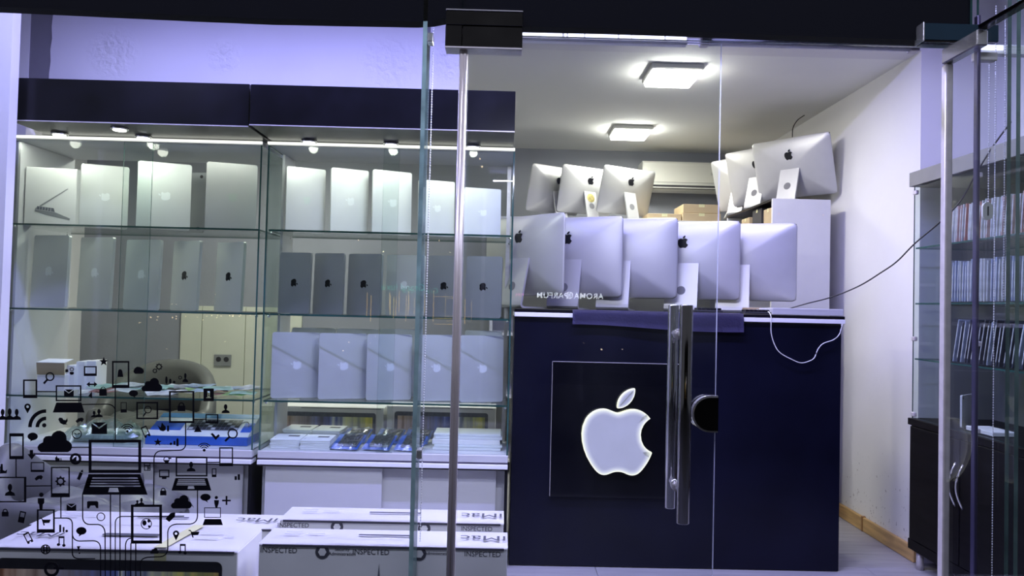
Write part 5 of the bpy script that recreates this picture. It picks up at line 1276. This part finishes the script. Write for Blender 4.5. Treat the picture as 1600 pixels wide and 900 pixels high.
D().fill([(91, 655), (93, 652.5), (97, 653), (99, 656), (103, 656.5), (105, 653), (105.5, 658), (103, 662), (106, 663), (99, 663.5), (94, 661), (92, 657)]).done('bird_icon')
for dx, dy in ((124.5, 657), (60.5, 747)): D().fill([(dx-6.5, dy+1), (dx-2, dy-3.5), (dx+4, dy-4.5), (dx+6.5, dy-2), (dx+4, dy+2.5), (dx+1, dy+1), (dx-4, dy+4)]).done('brush_icon')
d = D().ring(120, 678, 6.4, 7.8); d.fill([(115.5, 676), (120, 678), (125, 676), (124, 678.5), (117, 678.8)]); d.done('clock_icon')
d = D(); d.fill([(46.5, 703), (51.5, 703), (51.5, 709.5), (56, 709.5), (49.5, 718), (43, 709.5), (46.5, 709.5)]); d.done('arrow_icon')
d = D(); d.fill([(86, 716), (88.5, 712), (90, 716), (93, 716), (93, 721.5), (87, 721.5)]); d.rect(94.5, 716, 95.8, 721.5); d.done('thumb_icon')
d = D().arc(118, 717, 5.2, 9, 0, 360, 24); d.fill([(113, 718), (119.5, 712.4), (119, 722), (114, 721)]); d.done('compass_icon')
d = D(); d.fill(rot([(122.5, 738), (127.5, 738), (127.5, 750), (122.5, 750)], 125, 743, 24)); d.fill(rot([(122.8, 737), (127.2, 737), (125, 732.5)], 125, 743, 24)); d.done('pencil_icon')
d = D(); d.fill([(246.5, 665), (251, 668), (253, 660), (256, 664), (259, 667), (258.5, 672), (255, 674), (250, 672.5)]); d.rect(261, 665, 264, 674); d.done('thumb_icon')
d = D().disc(267, 693.5, 2); d.rect(271, 689, 274, 695); d.fill([(275.5, 697), (275.5, 687), (277.5, 684), (279, 687), (279, 697)]); d.done('signal_icon')
D().fill([(309, 664), (315, 675), (303, 675)]).done('warning_icon')
D().fill([(329, 678), (332, 676.5), (337, 682), (341.5, 678.5), (343.5, 681), (337, 687.5)]).done('check_icon')
d = D().ring(260, 718, 3.6, 4.8); d.fill([(257, 719), (264, 719), (263, 724.5), (258, 724.5)]); d.rect(264, 715, 267.5, 717); d.done('jug_icon')
bars(366.5, 750, (6, 9), 3.6, 1.2, 'signal_icon')
d = D().disc(64.5, 773, 3.4); d.fill([(59, 778.5), (69, 778.5), (69, 786), (67, 788), (66, 797), (62, 797), (61, 788), (59, 786)]); d.done('man_icon')
d = D().disc(338, 777.5, 2.5); d.fill([(334.5, 781.5), (342, 781.5), (341.5, 787), (339.5, 793), (336.5, 793), (335, 787)]); d.done('man_icon')
D().rect(347, 780.8, 360.5, 783.4).rect(352.6, 775, 355.2, 789).done('plus_icon')
d = D(); d.fill([(136, 784), (138, 783), (151.5, 783), (153.5, 785), (153.5, 794), (150.5, 794), (148.5, 790), (141.5, 790), (139, 794.5), (136, 794)]); d.done('gamepad_icon')
D().ring(157.5, 807.5, 5.4, 6.7).done('ring_icon')
d = D().rect(92.5, 820, 95.5, 831.5); d.rect(98, 823.5, 100.6, 831.5); d.disc(104, 829.8, 2); d.done('signal_icon')
note(95.5, 846); note(285, 858)
d = D().ring(71, 858.5, 6, 7.8); d.rect(66, 855, 77, 856.6); d.rect(66, 859.5, 77, 861); d.rect(67.5, 852, 69.5, 864); d.rect(72, 852, 74, 864); d.done('globe_icon')
d = D().fill([(120, 853.5), (126, 853.5), (124, 856), (123.6, 861), (122.6, 861)]); d.disc(124, 864.5, 1.2); d.done('question_icon')
d = D().arc(80.5, 889.5, 7.5, 12, 20, 360, 22); d.rect(84, 886, 100, 890); d.done('magnifier_icon')
d = D(); d.fill([(258.5, 811), (266, 802), (272.5, 800.5), (273.8, 801.5), (273, 807.5), (264.5, 815.5)]); d.done('tag_icon')
cart(303.5, 834, 1.0)
d = D(); bust(d, 214.5, 781.5, 789, 4); bust(d, 221, 778, 789, 4.5); d.done('people_icon')
D().fill([(0, 731), (1.5, 725), (4, 725), (4.5, 734.5), (8, 736), (11, 733.5), (10, 739.5), (0, 740)]).done('joystick_icon')
# connecting lines
def wire(pts, w=1.7): D().line(pts, w).done('connecting_line')
wire([(58, 612), (87, 612)]); wire([(129, 632)] + curve((165, 631.5), (177, 631), (180, 640))); wire([(180, 606), (180, 687)]); wire([(247, 640), (264, 640)]); wire([(303, 655), (321, 655)])
wire([(112, 699), (139, 699)]); wire([(25, 717), (25, 745)]); wire([(41, 759.5), (80, 759)]); wire([(324, 722.5), (343, 722.5)])
wire([(290, 661)] + curve((290, 693), (290, 703), (280, 703.5)) + curve((252, 704.5), (241, 705), (240.5, 718)) + [(240, 788)])
wire([(95, 777), (95, 809)]); wire([(86, 809.5)] + curve((104, 809.5), (113, 810), (113, 820)) + curve((113, 864), (113, 872), (122, 873)) + [(148, 873)])
wire(curve((113, 836), (115, 845), (124, 845.5)) + curve((145, 845), (156, 845), (157, 856)) + [(157, 905)])
wire([(129, 773)] + curve((129, 808), (130, 819), (140, 819.5)) + curve((153, 819.5), (163, 821), (164, 832)) + [(164.5, 905)])
wire([(172.5, 773), (172.5, 905)]); wire([(187.5, 773), (187.5, 905)])
wire([(180, 905), (180, 822)] + curve((180, 818), (180, 808), (190, 807)) + [(287, 806.5)], 1.5)
wire(curve((204, 841), (197, 842), (196, 852)) + [(196, 905)]); wire([(204.5, 849), (204, 905)]); wire([(212, 849), (212, 905)])
wire([(308.5, 766)] + curve((308.5, 806), (308, 818), (296, 819)) + curve((276, 819), (263, 820), (262, 832)) + curve((262, 858), (261, 869), (250, 870)) + curve((235, 870.5), (220, 871), (219.5, 880)) + [(219.5, 905)])

# ================================================================== ACROSS THE STREET (seen only as reflections in the glass)
ov = 10.0; VY = GL + ov; RY = GL - ov
def RP(px, py, extra=0.0):
    v = P(px, py, VY); return Vector((v.x, RY - extra, v.z))
sf = empty('opposite_shop_front', (0, 0, 0)); tag(sf, 'lit shop front across the street, mirrored in the window glass', 'shop front')
boxo('dark_facade', M['fascia'], sf, -6, 6, RY - 0.6, RY - 0.3, -0.12, 4.0)
lit_white = emis('sign_white', (0.85, 0.9, 1.0), 15.0); lit_gold = emis('gold_tube', (1.0, 0.62, 0.12), 6.0); lit_teal = emis('teal_sign', (0.05, 0.9, 0.6), 4.0); lit_pink = emis('pink_sign', (1.0, 0.15, 0.4), 12.0); lit_warm = emis('warm_bulb', (1.0, 0.75, 0.45), 18.0)
k_ = VY / F_PX
for s_, px in (('AROMA', 920), ('PARFUM', 863)):
    c = RP(px, 462.5 + (px - 890) * 0.02)
    text_obj('sign_lettering', s_, 12.5*k_, lit_white, sf, TM(c, PI/2, 0, PI), 0.005, 1.08, 0.0012)
c = RP(890, 461.5)
b = B(); b.tube([(c.x + 5*k_*math.cos(a), c.y, c.z + 5*k_*math.sin(a)) for a in [2*PI*k/16 for k in range(17)]], 0.008, 6)
for k in range(5):
    a = 2*PI*k/5; b.tube([(c.x, c.y, c.z), (c.x + 4*k_*math.cos(a), c.y, c.z + 4*k_*math.sin(a))], 0.006, 5)
b.obj('sign_emblem', lit_white, sf)
text_obj('teal_lettering', 'Grand luxe', 15*k_, lit_teal, sf, TM(RP(630, 449), PI/2, 0, PI), 0.005)
text_obj('pink_lettering', 'FLEX', 6*k_, lit_pink, sf, TM(RP(812, 461), PI/2, 0, PI), 0.005)
for px, ya_, yb_ in ((574, 457, 494), (580, 461, 502), (609, 457, 486), (619, 463, 494), (624, 455, 488), (635, 462, 502), (638.5, 455, 492), (678, 454, 503), (727, 467, 506)):
    p_, q_ = RP(px, ya_), RP(px, yb_); B().box(p_.x - 0.5*k_, p_.x + 0.5*k_, p_.y, p_.y + 0.02, q_.z, p_.z).obj('gold_tube', lit_gold, sf)
for px0, px1, py in ((680, 709, 463), (678, 727, 497), (678, 712, 506)):
    p_, q_ = RP(px0, py), RP(px1, py + 1); B().box(min(p_.x, q_.x), max(p_.x, q_.x), p_.y, p_.y + 0.02, p_.z - 0.6*k_, p_.z + 0.3*k_).obj('gold_tube', lit_gold, sf)
fb = empty('festoon_lights', (0, 0, 0)); tag(fb, 'scattered warm street lights mirrored as dots in the window glass', 'lights')
for px, py, s_ in ((218, 504, 1), (235, 496, 1), (246, 495, 1), (245, 500, 0.8), (269, 496, 1), (275, 494.5, 1), (275, 498, 0.8), (290, 494.5, 0.9), (308, 495.5, 0.7), (323, 494, 0.9), (345, 493.5, 0.7), (363, 494, 0.8), (374, 494, 0.6), (260, 545, 0.7), (336, 460, 0.7), (940, 546, 1.1), (972, 546, 0.8), (912, 536, 0.5), (753, 260, 1.6), (750, 248, 1.0), (560, 375, 1.0), (686, 376, 1.0), (536, 548, 0.9), (545, 535, 0.7), (268, 475, 0.8), (275, 475, 0.6)):
    B().ball(RP(px, py), 1.15*s_*k_, 8, 6).obj('bulb', lit_warm, fb)
